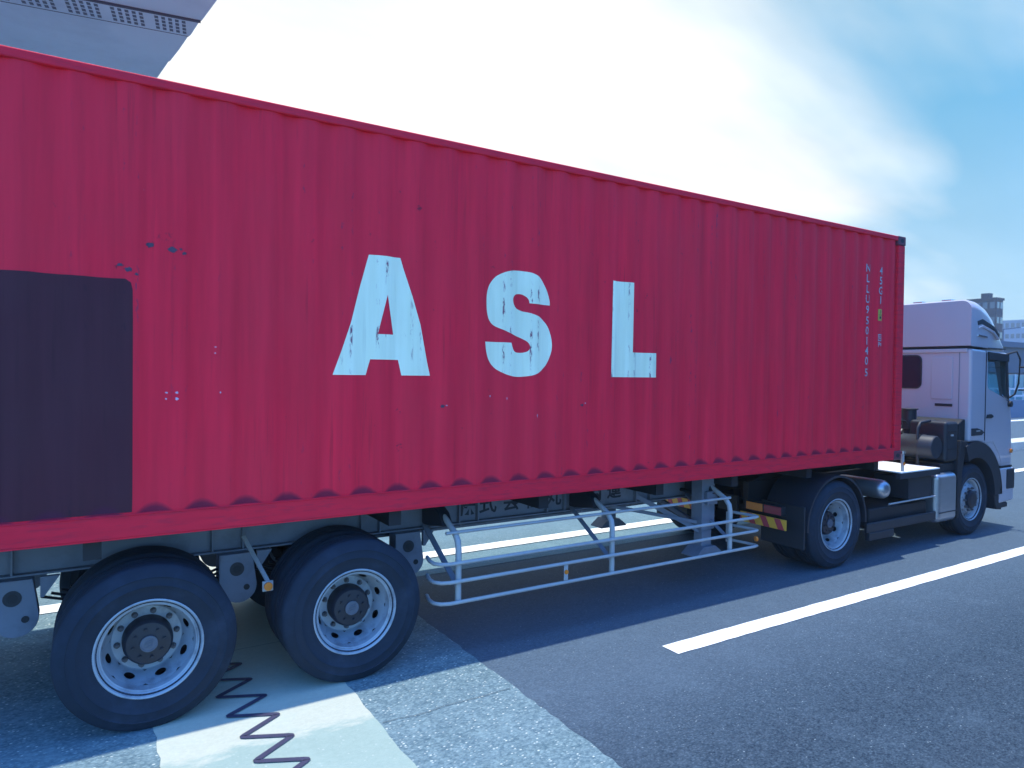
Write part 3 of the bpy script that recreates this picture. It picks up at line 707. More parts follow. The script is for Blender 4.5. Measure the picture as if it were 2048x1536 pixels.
# landing legs with feet and braces
for s, y in ((1, 0.42), (-1, CW-0.42)):
    lg = MB().rng(-3.33, -3.13, y-0.08, y+0.08, 0.62, 1.22).rng(-3.305, -3.155, y-0.06, y+0.06, 0.40, 0.62).build('landing_leg', M['frame'], tr, bevel=0.008)
    MB().prism([(-3.44, 0.335), (-3.02, 0.335), (-3.02, 0.352), (-3.14, 0.44), (-3.32, 0.44), (-3.44, 0.352)], y-0.11, y+0.11, 'Y').build('foot', M['frame'], lg, bevel=0.006)
    MB().rng(-3.30, -3.14, y-s*0.13, y-s*0.081, 0.90, 1.05).build('gear_box', M['frame'], lg, bevel=0.01)
    MB().bar((-3.95, 0.76 if s > 0 else CW-0.76, 1.0), (-3.28, y, 0.60), 0.05, 0.05).build('leg_brace', M['frame'], lg)
    MB().bar((-4.35, 0.9 if s > 0 else CW-0.9, 0.915), (-3.33, y, 0.70), 0.035, 0.035).build('leg_brace', M['frame'], lg)
MB().bar((-3.23, 0.50, 0.64), (-3.23, CW-0.50, 1.10), 0.05, 0.05).build('leg_brace', M['frame'], tr)
MB().cyl((-3.23, 0.5, 1.0), (-3.23, CW-0.5, 1.0), 0.022, 12).build('leg_shaft', M['dark'], tr)
MB().rng(-1.9, -0.3, 0.75, CW-0.75, 1.072, 1.0885).build('kingpin_plate', M['dark'], tr)
# lettering on the beam web
for ch, x in zip('株式会社丸商運', (-6.02, -5.79, -5.53, -5.28, -5.03, -4.49, -4.23)):
    b = MB(); text_bm(b, ch, 0.20, x, 1.075, y=0.7525, bold=0.004); b.build('beam_character', M['ink'], tr, recalc=False)

# ------------------------------------------------------------------ tractor
tk = thing('truck_tractor', 'white cab-over tractor truck with high roof fairing pulling the red container', 'truck', (1.0, CW/2, 0))
for flip, y in ((False, YW), (True, CW-YW)):
    add_wheel(tk, -1.335, y, 'dual', flip=flip, ang=0.3)
    add_wheel(tk, 2.10, y+(0.06 if not flip else -0.06), 'steer', flip=flip, dual=False)
MB().cyl((-1.335, 0.2, HZ), (-1.335, CW-0.2, HZ), 0.10, 18).build('axle', M['dark'], tk)
MB().cyl((2.1, 0.3, HZ-0.05), (2.1, CW-0.3, HZ-0.05), 0.06, 18).build('axle', M['dark'], tk)
b = MB()
for y in (0.80, CW-0.80): b.rng(-2.05, 3.1, y-0.04, y+0.04, 0.72, 1.0)
b.build('chassis_frame', M['dark'], tk, bevel=0.006)
MB().prism([(-1.95, 1.0), (-1.7, 1.06), (-0.8, 1.06), (-0.6, 1.0)], 0.80, CW-0.80, 'Y').build('fifth_wheel', M['dark'], tk)
# mudguards over the driving wheels
def arch(cx, cz, r0, r1, a0, a1, y0, y1, n=28, sq=1.0):
    poly = [(cx+r1*math.cos(a0+(a1-a0)*i/n), cz+r1*sq*math.sin(a0+(a1-a0)*i/n)) for i in range(n+1)] + [(cx+r0*math.cos(a1+(a0-a1)*i/n), cz+r0*sq*math.sin(a1+(a0-a1)*i/n)) for i in range(n+1)]
    return MB().prism(poly, y0, y1, 'Y')
for y0, y1 in ((0.015, 0.62), (CW-0.62, CW-0.015)):
    arch(-1.335, HZ, 0.575, 0.60, -0.05, PI+0.05, y0, y1).build('mudguard', M['dark2'], tk, smooth=35)
    MB().rng(-1.985, -1.955, y0+0.01, y1, 0.30, 0.80).build('mud_flap', M['black'], tk, bevel=0.004)
# rear chevron boards and lamp clusters
for y0, y1 in ((0.20, 0.86), (CW-0.86, CW-0.20)):
    bd = MB().rng(-2.075, -2.06, y0, y1, 0.50, 0.625).build('chevron_board', M['yellow_r'], tk, bevel=0.003)
    for k in range(4):
        a = y0+0.02+k*0.20; q = [(a, 0.502), (a+0.085, 0.502), (a+0.145, 0.623), (a+0.06, 0.623)]
        q = [(min(max(p[0], y0+0.003), y1-0.003), p[1]) for p in q]
        MB().prism(q, -2.0785, -2.0755, 'X').build('red_stripe', M['red_r'], bd)
    ym = (y0+y1)/2; out = y0 if y0 < 1 else y1; sg = 1 if y0 < 1 else -1
    lb = MB().rng(-2.07, -1.99, ym-0.27, ym+0.27, 0.655, 0.775).build('tail_lamp', M['dark'], tk, bevel=0.006)
    MB().rng(-2.078, -2.071, ym-0.26, ym-0.02, 0.668, 0.762).build('red_lens', M['redlens'], lb, bevel=0.004)
    MB().rng(-2.078, -2.071, ym+0.0, ym+0.24, 0.668, 0.762).build('amber_lens', M['amber'], lb, bevel=0.004)
MB().rng(-2.085, -2.05, 0.90, 1.20, 0.60, 0.80).build('number_plate_bracket', M['dark'], tk)
MB().rng(-2.085, -2.06, 1.53, 1.69, 0.53, 0.62).build('rear_marker_lamp', M['amber'], tk, bevel=0.006)
# deck plate, air tank, battery box, bars, fuel tank
MB().rng(0.0, 0.97, -0.01, 0.80, 1.065, 1.080).rng(0.0, 0.97, 0.83, CW-0.83, 1.065, 1.080).rng(0.0, 0.97, CW-0.80, CW, 1.065, 1.080).build('deck_plate', M['chequer'], tk)
MB().rng(-0.02, 1.0, -0.005, 0.06, 0.985, 1.064).build('deck_support', M['dark2'], tk, bevel=0.004)
at = MB().lathe([(0.001, -0.40), (0.045, -0.395), (0.09, -0.375), (0.118, -0.335), (0.124, -0.29), (0.124, 0.2), (0.118, 0.25), (0.06, 0.28), (0.001, 0.285)], (-0.24, 0.42, 0.86), 36, 'Y').build('air_tank', M['tank'], tk, smooth=50)
bb = MB().rng(0.33, 0.90, 0.06, 0.55, 0.68, 0.98).build('battery_box', M['dark2'], tk, bevel=0.015)
MB().tube([(0.42, 0.10, 0.982), (0.44, 0.10, 1.0), (0.72, 0.10, 1.0), (0.74, 0.10, 0.982)], 0.010, 8).build('box_handle', M['chrome'], bb, smooth=60)
MB().tube([(-0.15, 0.06, 0.665), (1.0, 0.06, 0.675)], 0.012, 8).build('side_bar', M['guard'], tk, smooth=60)
MB().rng(-0.66, 1.02, 0.05, 0.09, 0.34, 0.46).build('side_skirt', M['dark2'], tk, bevel=0.01)
MB().rng(-0.62, -0.05, 0.04, 0.10, 0.24, 0.3395).build('side_skirt', M['dark2'], tk, bevel=0.01)
MB().rng(-0.5, 0.9, 0.12, 0.70, 0.36, 0.62).build('equipment_box', M['dark'], tk, bevel=0.02)
ft = MB().rng(1.03, 1.58, 0.03, 0.66, 0.28, 0.98).build('fuel_tank', M['tank'], tk, bevel=0.085, seg=5)
MB().rng(1.06, 1.545, 0.0225, 0.0285, 0.425, 0.437).build('tank_strap', M['dark2'], ft)
MB().rng(1.03, 1.58, CW-0.66, CW-0.03, 0.28, 0.98).build('fuel_tank', M['tank'], tk, bevel=0.085, seg=5)
# machinery behind the cab
eb = MB().rng(1.30, 1.64, 0.07, 0.60, 1.12, 1.70).build('air_cleaner', M['dark2'], tk, bevel=0.05, seg=3)
MB().rng(1.34, 1.60, 0.062, 0.0695, 1.30, 1.315).rng(1.34, 1.60, 0.062, 0.0695, 1.55, 1.562).build('cover_seam', M['black'], eb)
MB().rng(1.40, 1.47, 0.056, 0.062, 1.49, 1.515).build('cover_badge', M['guard'], eb)
MB().lathe([(0.001, 0.0), (0.15, 0.0), (0.165, 0.02), (0.165, 0.16), (0.175, 0.17), (0.175, 0.20), (0.165, 0.21), (0.165, 0.46), (0.001, 0.47)], (1.10, 0.10, 1.34), 28, 'Y').build('silencer_drum', M['dark2'], tk, smooth=45)
MB().cyl((1.42, 0.66, 1.55), (1.42, 0.66, 1.84), 0.10, 24).cyl((1.42, 0.66, 1.841), (1.42, 0.66, 1.86), 0.125, 24).build('intake_cap', M['dark2'], tk, bevel=0.008)
MB().tube([(1.42, 0.66, 1.56), (1.40, 0.66, 1.40), (1.30, 0.66, 1.30), (1.12, 0.62, 1.28)], 0.07, 14).build('intake_duct', M['black'], tk, smooth=60)
MB().rng(1.15, 1.70, 0.74, 1.75, 1.02, 1.50).build('engine_cover', M['dark'], tk, bevel=0.06)
MB().rng(1.05, 1.15, 0.85, 1.30, 1.10, 1.34).build('valve_block', M['dark2'], tk, bevel=0.015)
MB().rng(1.20, 1.70, 0.10, 0.80, 0.98, 1.1).build('engine_bracket', M['dark'], tk, bevel=0.01)
MB().tube([(0.98, 0.30, 1.08), (0.98, 0.30, 1.60), (1.04, 0.30, 1.68), (1.30, 0.30, 1.70)], 0.022, 10).build('stay_pipe', M['dark2'], tk, smooth=60)
MB().tube([(0.98, 1.10, 1.08), (0.98, 1.10, 1.72), (1.06, 1.10, 1.80), (1.85, 1.10, 1.80)], 0.022, 10).build('stay_pipe', M['dark2'], tk, smooth=60)
b = MB(); b.tube([(1.2+0.11*math.cos(0.9*k), 0.72+0.012*k-0.1, 1.62+0.07*math.sin(0.9*k)) for k in range(44)], 0.010, 6); b.build('coiled_hose', M['black'], tk, smooth=60)
b = MB(); b.tube([(1.0+0.02*k, 0.5+0.012*k, 1.20+0.30*math.sin(k*0.13)) for k in range(24)], 0.013, 6); b.build('cable', M['black'], tk, smooth=60)
b = MB()
for j, y in enumerate((0.78, 0.86, 0.94)):
    b.tube([(1.5-0.15*math.sin(PI*t)*1.2 if False else 1.80-1.6*t, y+0.02*math.sin(9*t), 1.78-0.55*math.sin(PI*t)*0.6-0.35*t) for t in [i/14 for i in range(15)]], 0.011, 8)
b.build('air_hose', M['guard'], tk, smooth=60)
st = MB().cyl((0.13, 0.05, 1.082), (0.13, 0.05, 1.31), 0.020, 12).build('hose_post', M['guard'], tk, smooth=60)
MB().cyl((0.13, 0.05, 1.311), (0.13, 0.05, 1.35), 0.03, 14).build('post_cap', M['chrome'], st)
MB().cyl((0.13, 0.03, 1.18), (0.13, 0.022, 1.18), 0.022, 14).build('reflector', M['amber'], st)

# --- cab
XR = 1.92
def loft(b, secs):
    """secs: list of rings of equal vertex count"""
    R = [[b.bm.verts.new(p) for p in s] for s in secs]
    for a, c in zip(R, R[1:]):
        n = len(a)
        for i in range(n): b.bm.faces.new((a[i], a[(i+1) % n], c[(i+1) % n], c[i]))
    b.bm.faces.new(R[0][::-1]); b.bm.faces.new(R[-1])
Y0, Y1 = 0.045, CW-0.045
arc = [(2.10+0.83*math.cos(a), 0.55+0.83*math.sin(a)) for a in [PI*i/24 for i in range(0, 13)]]
side = [(XR, 1.38), (XR, 2.765), (3.06, 2.72), (3.10, 2.62), (3.17, 2.0), (3.235, 1.75), (3.27, 1.3), (3.27, 0.95)] + [(2.93, 0.95)] + arc[5:]
cabb = MB().prism(side, Y0, Y1, 'Y').build('cab_body', M['cab'], tk, bevel=0.045, seg=4)
def carve(o, cutters):
    cs_ = []
    for cb in cutters:
        c = link('cutter', cb.mesh('cutter', M['black']), None, (0, 0, 0)); c.location = -W[o.parent] + W[o.parent]; cs_.append(c)
        md = o.modifiers.new('cut', 'BOOLEAN'); md.operation = 'DIFFERENCE'; md.solver = 'EXACT'; md.object = c
    bpy.context.view_layer.update()
    dg = bpy.context.evaluated_depsgraph_get(); me = bpy.data.meshes.new_from_object(o.evaluated_get(dg))
    o.modifiers.clear(); o.data = me
    for c in cs_: bpy.data.objects.remove(c)
PANE = [(2.385, 2.70), (2.99, 2.675), (3.06, 2.02), (3.045, 2.00), (2.44, 2.16), (2.40, 2.20)]
carve(cabb, [MB().prism([(1.98, 1.50), (1.98, 2.71), (3.02, 2.68), (3.10, 2.0), (3.15, 1.72), (3.17, 1.50)], Y0+0.06, Y1-0.06, 'Y'),
             MB().prism(PANE, -1, CW+1, 'Y'),
             MB().prism([(0.22, 2.58), (CW-0.22, 2.58), (CW-0.14, 1.82), (0.14, 1.82)], 2.95, 3.6, 'X')])
cabb.data.materials.clear(); cabb.data.materials.append(M['cab'])
sp_ = MB().rng(2.1, 2.62, 0.30, 0.82, 1.52, 1.80).prism([(2.08, 1.8), (2.22, 1.8), (2.14, 2.38), (2.04, 2.38)], 0.32, 0.80, 'Y').rng(2.03, 2.12, 0.44, 0.68, 2.39, 2.56).build('driver_seat', M['dark'], cabb, bevel=0.03)
MB().rng(2.1, 2.62, 1.60, 2.12, 1.52, 1.80).prism([(2.08, 1.8), (2.22, 1.8), (2.14, 2.38), (2.04, 2.38)], 1.62, 2.10, 'Y').build('passenger_seat', M['dark'], cabb, bevel=0.03)
MB().prism([(2.85, 1.52), (3.14, 1.52), (3.10, 1.96), (2.92, 2.02), (2.84, 1.9)], Y0+0.07, Y1-0.07, 'Y').build('dashboard', M['dark2'], cabb, bevel=0.03)
sw = MB(); sw.lathe([(0.21+0.016*math.cos(a), 0.016*math.sin(a)) for a in [2*PI*i/8 for i in range(8)]], (0, 0, 0), 32, 'Z', close=True); sw.cyl((0, 0, -0.02), (0, 0, 0.02), 0.06, 16).rng(-0.2, 0.2, -0.012, 0.012, -0.01, 0.01)
swo = link('steering_wheel', sw.mesh('steering_wheel', M['black'], smooth=60), cabb, (2.74, 0.56, 2.04)); swo.rotation_euler = (0, math.radians(28), 0)
bump = MB().prism([(2.86, 0.945), (3.30, 0.945), (3.33, 0.80), (3.32, 0.42), (2.84, 0.40)], 0.03, CW-0.03, 'Y').build('front_bumper', M['cab'], tk, bevel=0.03, seg=3)
MB().rng(3.05, 3.345, 0.022, CW-0.022, 0.60, 0.93).build('headlamp_bezel', M['dark2'], bump, bevel=0.03)
MB().rng(2.80, 3.18, 0.05, CW-0.05, 0.32, 0.3995).build('front_valance', M['dark2'], bump, bevel=0.02)
# high roof fairing, a rounded body that falls to the windscreen
def rsec(x, zt, zb, y0, y1, r, n=7):
    pts = [(x, y0, zb)]
    pts += [(x, y0+r-r*math.cos(a), zt-r+r*math.sin(a)) for a in [PI/2*i/n for i in range(n+1)]]
    pts += [(x, y1-r+r*math.sin(a), zt-r+r*math.cos(a)) for a in [PI/2*i/n for i in range(n+1)]]
    pts += [(x, y1, zb)]
    return pts
b = MB()
loft(b, [rsec(x, zt, zb, Y0+i, Y1-i, r) for x, zt, zb, i, r in
         ((XR-0.01, 3.46, 2.80, 0.015, 0.13), (XR+0.02, 3.48, 2.79, 0.0, 0.15), (2.15, 3.47, 2.785, 0.0, 0.16), (2.40, 3.42, 2.775, 0.005, 0.20), (2.62, 3.33, 2.765, 0.02, 0.24), (2.80, 3.19, 2.755, 0.04, 0.24), (2.93, 3.02, 2.75, 0.055, 0.15), (3.02, 2.86, 2.745, 0.06, 0.06), (3.06, 2.79, 2.745, 0.06, 0.02))])
fair = b.build('roof_fairing', M['cab'], tk, smooth=50)
# moulded recess on the fairing's flank, with a lit lower lip
MB().prism([(2.06, 3.16), (2.22, 3.20), (2.60, 3.10), (2.76, 2.98), (2.74, 2.95), (2.58, 3.05), (2.22, 3.125), (2.08, 3.10)], Y0+0.030, Y0-0.004, 'Y').build('flank_groove', M['dark2'], fair, bevel=0.004)
MB().prism([(2.09, 3.07), (2.22, 3.105), (2.58, 3.03), (2.74, 2.93), (2.73, 2.905), (2.56, 3.0), (2.22, 3.07), (2.10, 3.045)], Y0+0.03, Y0-0.012, 'Y').build('flank_lip', M['cab'], fair, bevel=0.006)
MB().bar((2.07, Y0-0.006, 2.955), (2.36, Y0-0.004, 2.935), 0.016, 0.022).build('fairing_badge', M['chrome'], fair)
MB().rng(XR-0.004, 3.0, Y0+0.006, Y1-0.006, 2.768, 2.782).build('roof_seam', M['black'], fair)
b = MB()
for k in range(5): b.rng(XR+0.03, XR+0.16, 0.35+0.42*k, 0.50+0.42*k, 3.466, 3.50)
b.build('roof_cleat', M['chrome'], fair, bevel=0.01)
# door: pane, frame lines, handle
door_p = [(2.36, 1.36), (2.36, 2.73), (3.03, 2.70), (3.12, 1.98), (3.17, 1.70), (3.20, 1.02), (2.90, 1.02), (2.82, 1.18), (2.62, 1.36)]
door = MB().prism(door_p, Y0-0.007, Y0+0.02, 'Y').build('door', M['cab'], tk, bevel=0.006)
carve(door, [MB().prism(PANE, -1, CW+1, 'Y')]); door.data.materials.clear(); door.data.materials.append(M['cab'])
pane = [(2.385, 2.70), (2.99, 2.675), (3.06, 2.02), (3.045, 2.00), (2.44, 2.16), (2.40, 2.20)]
MB().prism(PANE, Y0+0.012, Y0+0.017, 'Y').build('window', M['clear'], door)
MB().prism(PANE, Y1-0.017, Y1-0.012, 'Y').build('window', M['clear'], cabb)
MB().prism([(2.37, 2.72), (3.03, 2.695), (3.035, 2.58), (2.385, 2.60)], Y0-0.030, Y0-0.0115, 'Y').build('window_visor', M['black'], door, bevel=0.006)
MB().prism([(2.955, 2.60), (3.03, 2.60), (3.105, 1.96), (3.03, 1.985)], Y0-0.014, Y0-0.0075, 'Y').build('window_frame', M['black'], door)
MB().prism([(2.37, 1.725), (2.40, 1.78), (2.52, 1.785), (2.58, 1.765), (2.585, 1.735), (2.52, 1.722)], Y0-0.022, Y0-0.0075, 'Y').build('door_handle', M['black'], door, bevel=0.005)
MB().bar((2.86, Y0-0.018, 2.07), (3.06, Y0-0.018, 1.985), 0.012, 0.014).build('sill_trim', M['chrome'], door)
# door gap
MB().rng(2.347, 2.357, Y0-0.001, Y0+0.01, 1.39, 2.73).build('door_gap', M['black'], cabb)
MB().rng(2.357, 2.362, Y0-0.0072, Y0+0.01, 1.395, 2.70).build('door_gap', M['dark2'], cabb)
# flank vent with pointed end, marker lamp
vt = MB().prism([(1.955, 1.475), (1.955, 1.585), (2.12, 1.585), (2.26, 1.555), (2.335, 1.515), (2.26, 1.478)], Y0-0.010, Y0+0.01, 'Y').build('side_vent', M['dark2'], cabb, bevel=0.004)
MB().rng(2.08, 2.20, Y0-0.013, Y0-0.0105, 1.535, 1.552).build('vent_badge', M['guard'], vt)
MB().cyl((3.19, Y0+0.005, 1.20), (3.19, Y0-0.03, 1.20), 0.032, 18).build('turn_lamp', M['amber'], cabb, smooth=50)
MB().rng(2.88, 3.27, Y0-0.004, Y0+0.02, 0.945, 0.975).build('bumper_gap', M['black'], cabb)
MB().prism([(0.21, 2.585), (CW-0.21, 2.585), (CW-0.13, 1.81), (0.13, 1.81)], 3.085, 3.092, 'X').build('windscreen', M['clear'], cabb)
# rear wall: window, vent, pressed panel
wp = []
for cx, cz, a0 in ((0.83, 2.59, 0), (1.62, 2.59, PI/2), (1.62, 2.24, PI), (0.83, 2.24, 1.5*PI)):
    wp += [(cx+(0.075*math.cos(a0+PI/2*i/6))*(-1), cz+0.075*math.sin(a0+PI/2*i/6)) for i in range(7)]
def rrect(y0, y1, z0, z1, r, n=6):
    out = []
    for cy, cz, a in ((y1-r, z1-r, 0), (y0+r, z1-r, PI/2), (y0+r, z0+r, PI), (y1-r, z0+r, 1.5*PI)):
        out += [(cy+r*math.cos(a+PI/2*i/n), cz+r*math.sin(a+PI/2*i/n)) for i in range(n+1)]
    return out
rw = MB().prism(rrect(0.742, 1.70, 2.15, 2.67, 0.085), XR-0.012, XR+0.01, 'X').build('rear_window', M['black'], cabb)
MB().prism(rrect(0.762, 1.68, 2.17, 2.65, 0.07), XR-0.015, XR-0.0122, 'X').build('window_pane', M['glass'], rw)
MB().prism(rrect(0.295, 0.54, 1.895, 1.935, 0.008), XR-0.010, XR+0.01, 'X').build('rear_vent', M['dark2'], cabb, bevel=0.003)
MB().prism(rrect(0.30, 0.60, 2.0, 2.64, 0.03), XR-0.010, XR+0.01, 'X').build('pressed_panel', M['cab'], cabb, bevel=0.008)
MB().rng(XR-0.006, XR+0.01, 0.205, 0.213, 1.6, 2.75).build('panel_seam', M['frame'], cabb)
MB().rng(XR-0.02, XR+0.01, 0.10, CW-0.10, 2.70, 2.755).build('gutter', M['cab'], cabb, bevel=0.01)
MB().prism([(1.70, 1.40), (1.70, 1.66), (1.83, 1.72), (1.90, 1.72), (1.90, 1.36)], 0.10, CW-0.10, 'Y').build('cab_mount', M['dark'], tk, bevel=0.02)
# front mudguards: wide dark arches below the cab
for y0, y1 in ((0.030, 0.40), (CW-0.40, CW-0.030)):
    b = arch(2.10, 0.55, 0.60, 0.835, 0.0, PI*0.62, y0, y1, sq=1.0)
    b.build('front_mudguard', M['dark2'], tk, smooth=35)
    MB().prism([(1.60, 0.30), (1.66, 0.30), (1.74, 1.0), (1.86, 1.34), (1.86, 1.40), (1.68, 1.42), (1.60, 1.05)], y0+0.02, y1, 'Y').build('mud_flap', M['dark'], tk, bevel=0.01)
    MB().prism([(2.70, 0.548), (2.93, 0.548), (2.96, 0.30), (2.78, 0.32)], y0+0.01, y1, 'Y').build('step_panel', M['dark2'], tk, bevel=0.015)
# wing mirrors on bent arms
for s, y in ((-1, Y0), (1, Y1)):
    arm = MB().tube([(3.10, y, 2.02), (3.16, y+s*0.06, 2.08), (3.18, y+s*0.10, 2.25), (3.17, y+s*0.12, 2.62), (3.10, y+s*0.10, 2.74), (3.02, y, 2.70)], 0.014, 10).build('mirror_arm', M['black'], tk, smooth=60)
    MB().tube([(3.17, y+s*0.11, 2.50), (3.04, y+s*0.27, 2.50)], 0.012, 8).tube([(3.17, y+s*0.11, 2.15), (3.04, y+s*0.27, 2.15)], 0.012, 8).build('mirror_stay', M['black'], arm, smooth=60)
    MB().prism(rrect(min(y+s*0.24, y+s*0.46), max(y+s*0.24, y+s*0.46), 2.06, 2.56, 0.06), 2.98, 3.06, 'X').build('mirror_housing', M['frame'], arm, bevel=0.02)
    MB().cyl((3.10, y+s*0.0, 1.93), (3.10, y+s*0.05, 1.93), 0.045, 14).build('mirror_foot', M['black'], arm)

# ------------------------------------------------------------------ overpass soffit behind the container
ov = thing('overpass', 'pale concrete overpass slab seen from below above the back of the container', 'overpass', (-15, 12, 0))
ZS = 8.0
e0, e1 = Vector((-7.28, 6.3)), Vector((-7.84, 10.2))
ed = (e1-e0).normalized()                       # along the free edge
sdv = (Vector((-9.547, 7.79))-Vector((-7.42, 7.47))).normalized()   # along the seam
far = e1 + ed*14
poly = [(-26, 6.3+2.4)]; 
near_l = e0 + sdv*19
edge = [e0, Vector((-7.43, 7.43)), Vector((-7.455, 7.46)), Vector((-7.52, 8.07)), Vector((-7.545, 8.09)), Vector((-7.62, 8.72)), Vector((-7.715, 9.37)), Vector((-7.735, 9.39)), Vector((-7.83, 10.15)), far]
poly = [(p.x, p.y) for p in edge] + [((far+sdv*19).x, (far+sdv*19).y), (near_l.x, near_l.y)]
MB().prism(poly, ZS, ZS+0.9, 'Z').build('deck_slab', M['concrete'], ov, bevel=0.02)
s0 = Vector((-7.425, 7.46)); nrm = Vector((-sdv.y, sdv.x))
if nrm.y < 0: nrm = -nrm
def sp(a, c, z): q = s0+sdv*a+nrm*c; return Vector((q.x, q.y, z))
def strip(b, a0, a1, c0, c1, z0, z1):
    P = [sp(a0, c0, z0), sp(a1, c0, z0), sp(a1, c1, z0), sp(a0, c1, z0)]; Q = [Vector((p.x, p.y, z1)) for p in P]
    A = [b.bm.verts.new(p) for p in P]; C = [b.bm.verts.new(p) for p in Q]
    b.bm.faces.new(A); b.bm.faces.new(C[::-1])
    for i in range(4): b.bm.faces.new((A[i], C[i], C[(i+1) % 4], A[(i+1) % 4]))
b = MB(); strip(b, 0.02, 18, -0.05, -0.005, ZS-0.03, ZS-0.001); strip(b, 0.22, 18, 0.62, 0.635, ZS-0.006, ZS-0.001); b.build('soffit_joint', M['seam'], ov)
vs = MB(); strip(vs, 0.20, 18, 0.0, 0.60, ZS-0.010, ZS-0.0012); vs = vs.build('vent_strip', M['concrete'], ov)
for g in range(9):
    b = MB()
    for c in range(5):
        for r in range(4):
            a = 0.25+g*0.62+c*0.10; q = 0.07+r*0.125
            strip(b, a, a+0.055, q, q+0.085, ZS-0.014, ZS-0.0105)
    b.build('vent_grille', M['slot'], vs)
MB().cyl((-14, 13, 0), (-14, 13, ZS), 0.9, 32).build('pier', M['concrete'], ov, smooth=40)
MB().prism([(-14.9, 7.6), (-13.1, 7.6), (-13.1, 20), (-14.9, 20)], ZS-1.0, ZS-0.001, 'Z').build('pier_cap', M['concrete'], ov, bevel=0.05)

# ------------------------------------------------------------------ far side of the motorway
def kerb(name, y0, y1, h, x0, x1, label):
    o = MB().prism([(y0, 0), (y0+0.03, h), (y1-0.03, h), (y1, 0)], x0, x1, 'X').build(name, M['kerb']); tag(o, label, 'kerb'); return o
kerb('median_kerb', 5.26, 6.04, 0.25, -200, 320, 'low pale concrete median kerb beyond the truck lane')
M['blue'] = mat('blue_painted_wall', (0.04, 0.10, 0.20), 0.7, var=0.12, scale=0.5)
M['teal'] = mat('teal_acrylic_panel', (0.03, 0.24, 0.32), 0.3, var=0.15, scale=0.4)
M['navy'] = mat('navy_steel_girder', (0.018, 0.045, 0.11), 0.6, var=0.15, scale=0.5)
M['pale'] = mat('pale_painted_steel', (0.62, 0.66, 0.72), 0.5, var=0.08)
bw = thing('roadside_barrier', 'blue roadside barrier wall with a white pipe railing along the opposite carriageway', 'barrier', (60, 14.3, 0))
MB().prism([(13.75, 0), (13.95, 1.05), (14.25, 1.05), (14.35, 0)], -60, 300, 'X').build('barrier_wall', M['blue'], bw)
for z in (1.30, 1.72): MB().rng(-60, 300, 14.05, 14.13, z-0.05, z+0.05).build('railing_pipe', M['pale'], bw)
for i in range(60): MB().rng(20+2*i, 20.10+2*i, 14.05, 14.15, 1.0505, 1.80).build('railing_post', M['pale'], bw)
nb = thing('noise_barrier', 'teal translucent noise barrier panels standing behind the blue roadside barrier', 'barrier', (70, 17, 0))
MB().rng(-40, 300, 17.0, 17.08, 0.0, 2.60).build('barrier_panel', M['teal'], nb)
for i in range(70): MB().rng(10+4*i, 10.15+4*i, 16.93, 16.99, 0.0, 2.66).build('barrier_post', M['pale'], nb)
el = thing('elevated_road', 'dark navy elevated road girder on piers beyond the truck cab', 'overpass', (80, 26, 0))
MB().rng(8, 320, 26, 34, 2.9, 6.0).build('girder', M['navy'], el, bevel=0.05)
MB().rng(8, 320, 25.6, 34.4, 5.4, 5.6).build('deck_edge', M['navy'], el)
for i in range(12): MB().rng(20+25*i, 22+25*i, 28.5, 31.5, 0, 2.899).build('pier', M['concrete'], el)

nw = thing('added_shade_wall', 'tall dark wall, unseen, added to shade the container and cab, along the near side of the motorway', 'wall', (30, -8.6, 0))  # added out of frame to block sky light; darkens the right of the truck
MB().rng(-1.5, 90, -8.8, -8.6, 0.0, 8.0).build('added_shade_panel', M['navy'], nw)
for i in range(23): MB().rng(-1.5+4*i, -1.35+4*i, -8.598, -8.45, 0.0, 8.1).build('added_shade_post', M['navy'], nw)

# trees above the girder: each a trunk with clumps of leaves
def leaf_mat(n, c): return mat(n, c, 0.7, var=0.45, scale=1.2)
M['leaf'] = leaf_mat('hazy_green_leaves', (0.05, 0.12, 0.12)); M['bark'] = mat('bark', (0.06, 0.06, 0.06), 0.9)
def tree_meshes(h, sd):
    rr = random.Random(sd); b = MB()
    b.cyl((0, 0, 0), (0, 0, h*0.6), 0.22, 8, 0.10)
    for k in range(5):
        a = rr.uniform(0, 6.28); b.cyl((0, 0, h*(0.35+0.05*k)), (1.5*math.cos(a), 1.5*math.sin(a), h*(0.6+0.06*k)), 0.08, 6, 0.03)
    t = b.mesh('trunk', M['bark'])
    b = MB()
    cl = [(Vector((rr.uniform(-1.9, 1.9), rr.uniform(-1.9, 1.9), h*rr.uniform(0.45, 0.95))), rr.uniform(0.5, 1.1)) for _ in range(22)]
    for c, r in cl:
        for _ in range(90):
            d = Vector((rr.gauss(0, 1), rr.gauss(0, 1), rr.gauss(0, 1))).normalized()*r*rr.uniform(.4, 1.0); p = c+d
            q = Matrix.Rotation(rr.uniform(0, 6.28), 3, Vector((rr.gauss(0, 1), rr.gauss(0, 1), rr.gauss(0, 1))).normalized()); s = rr.uniform(.08, .17)
            b.bm.faces.new([b.bm.verts.new(p+q @ Vector(v)*s) for v in ((-1, 0, 0), (0, -.5, 0), (1, 0, 0), (0, .5, 0))])
    return t, b.mesh('crown', M['leaf'], recalc=False)
TM = [tree_meshes(8.0, 11), tree_meshes(9.2, 12), tree_meshes(7.2, 13)]
rt_ = random.Random(4)
tl = ['bushy green roadside tree rising beyond the navy elevated road', ]
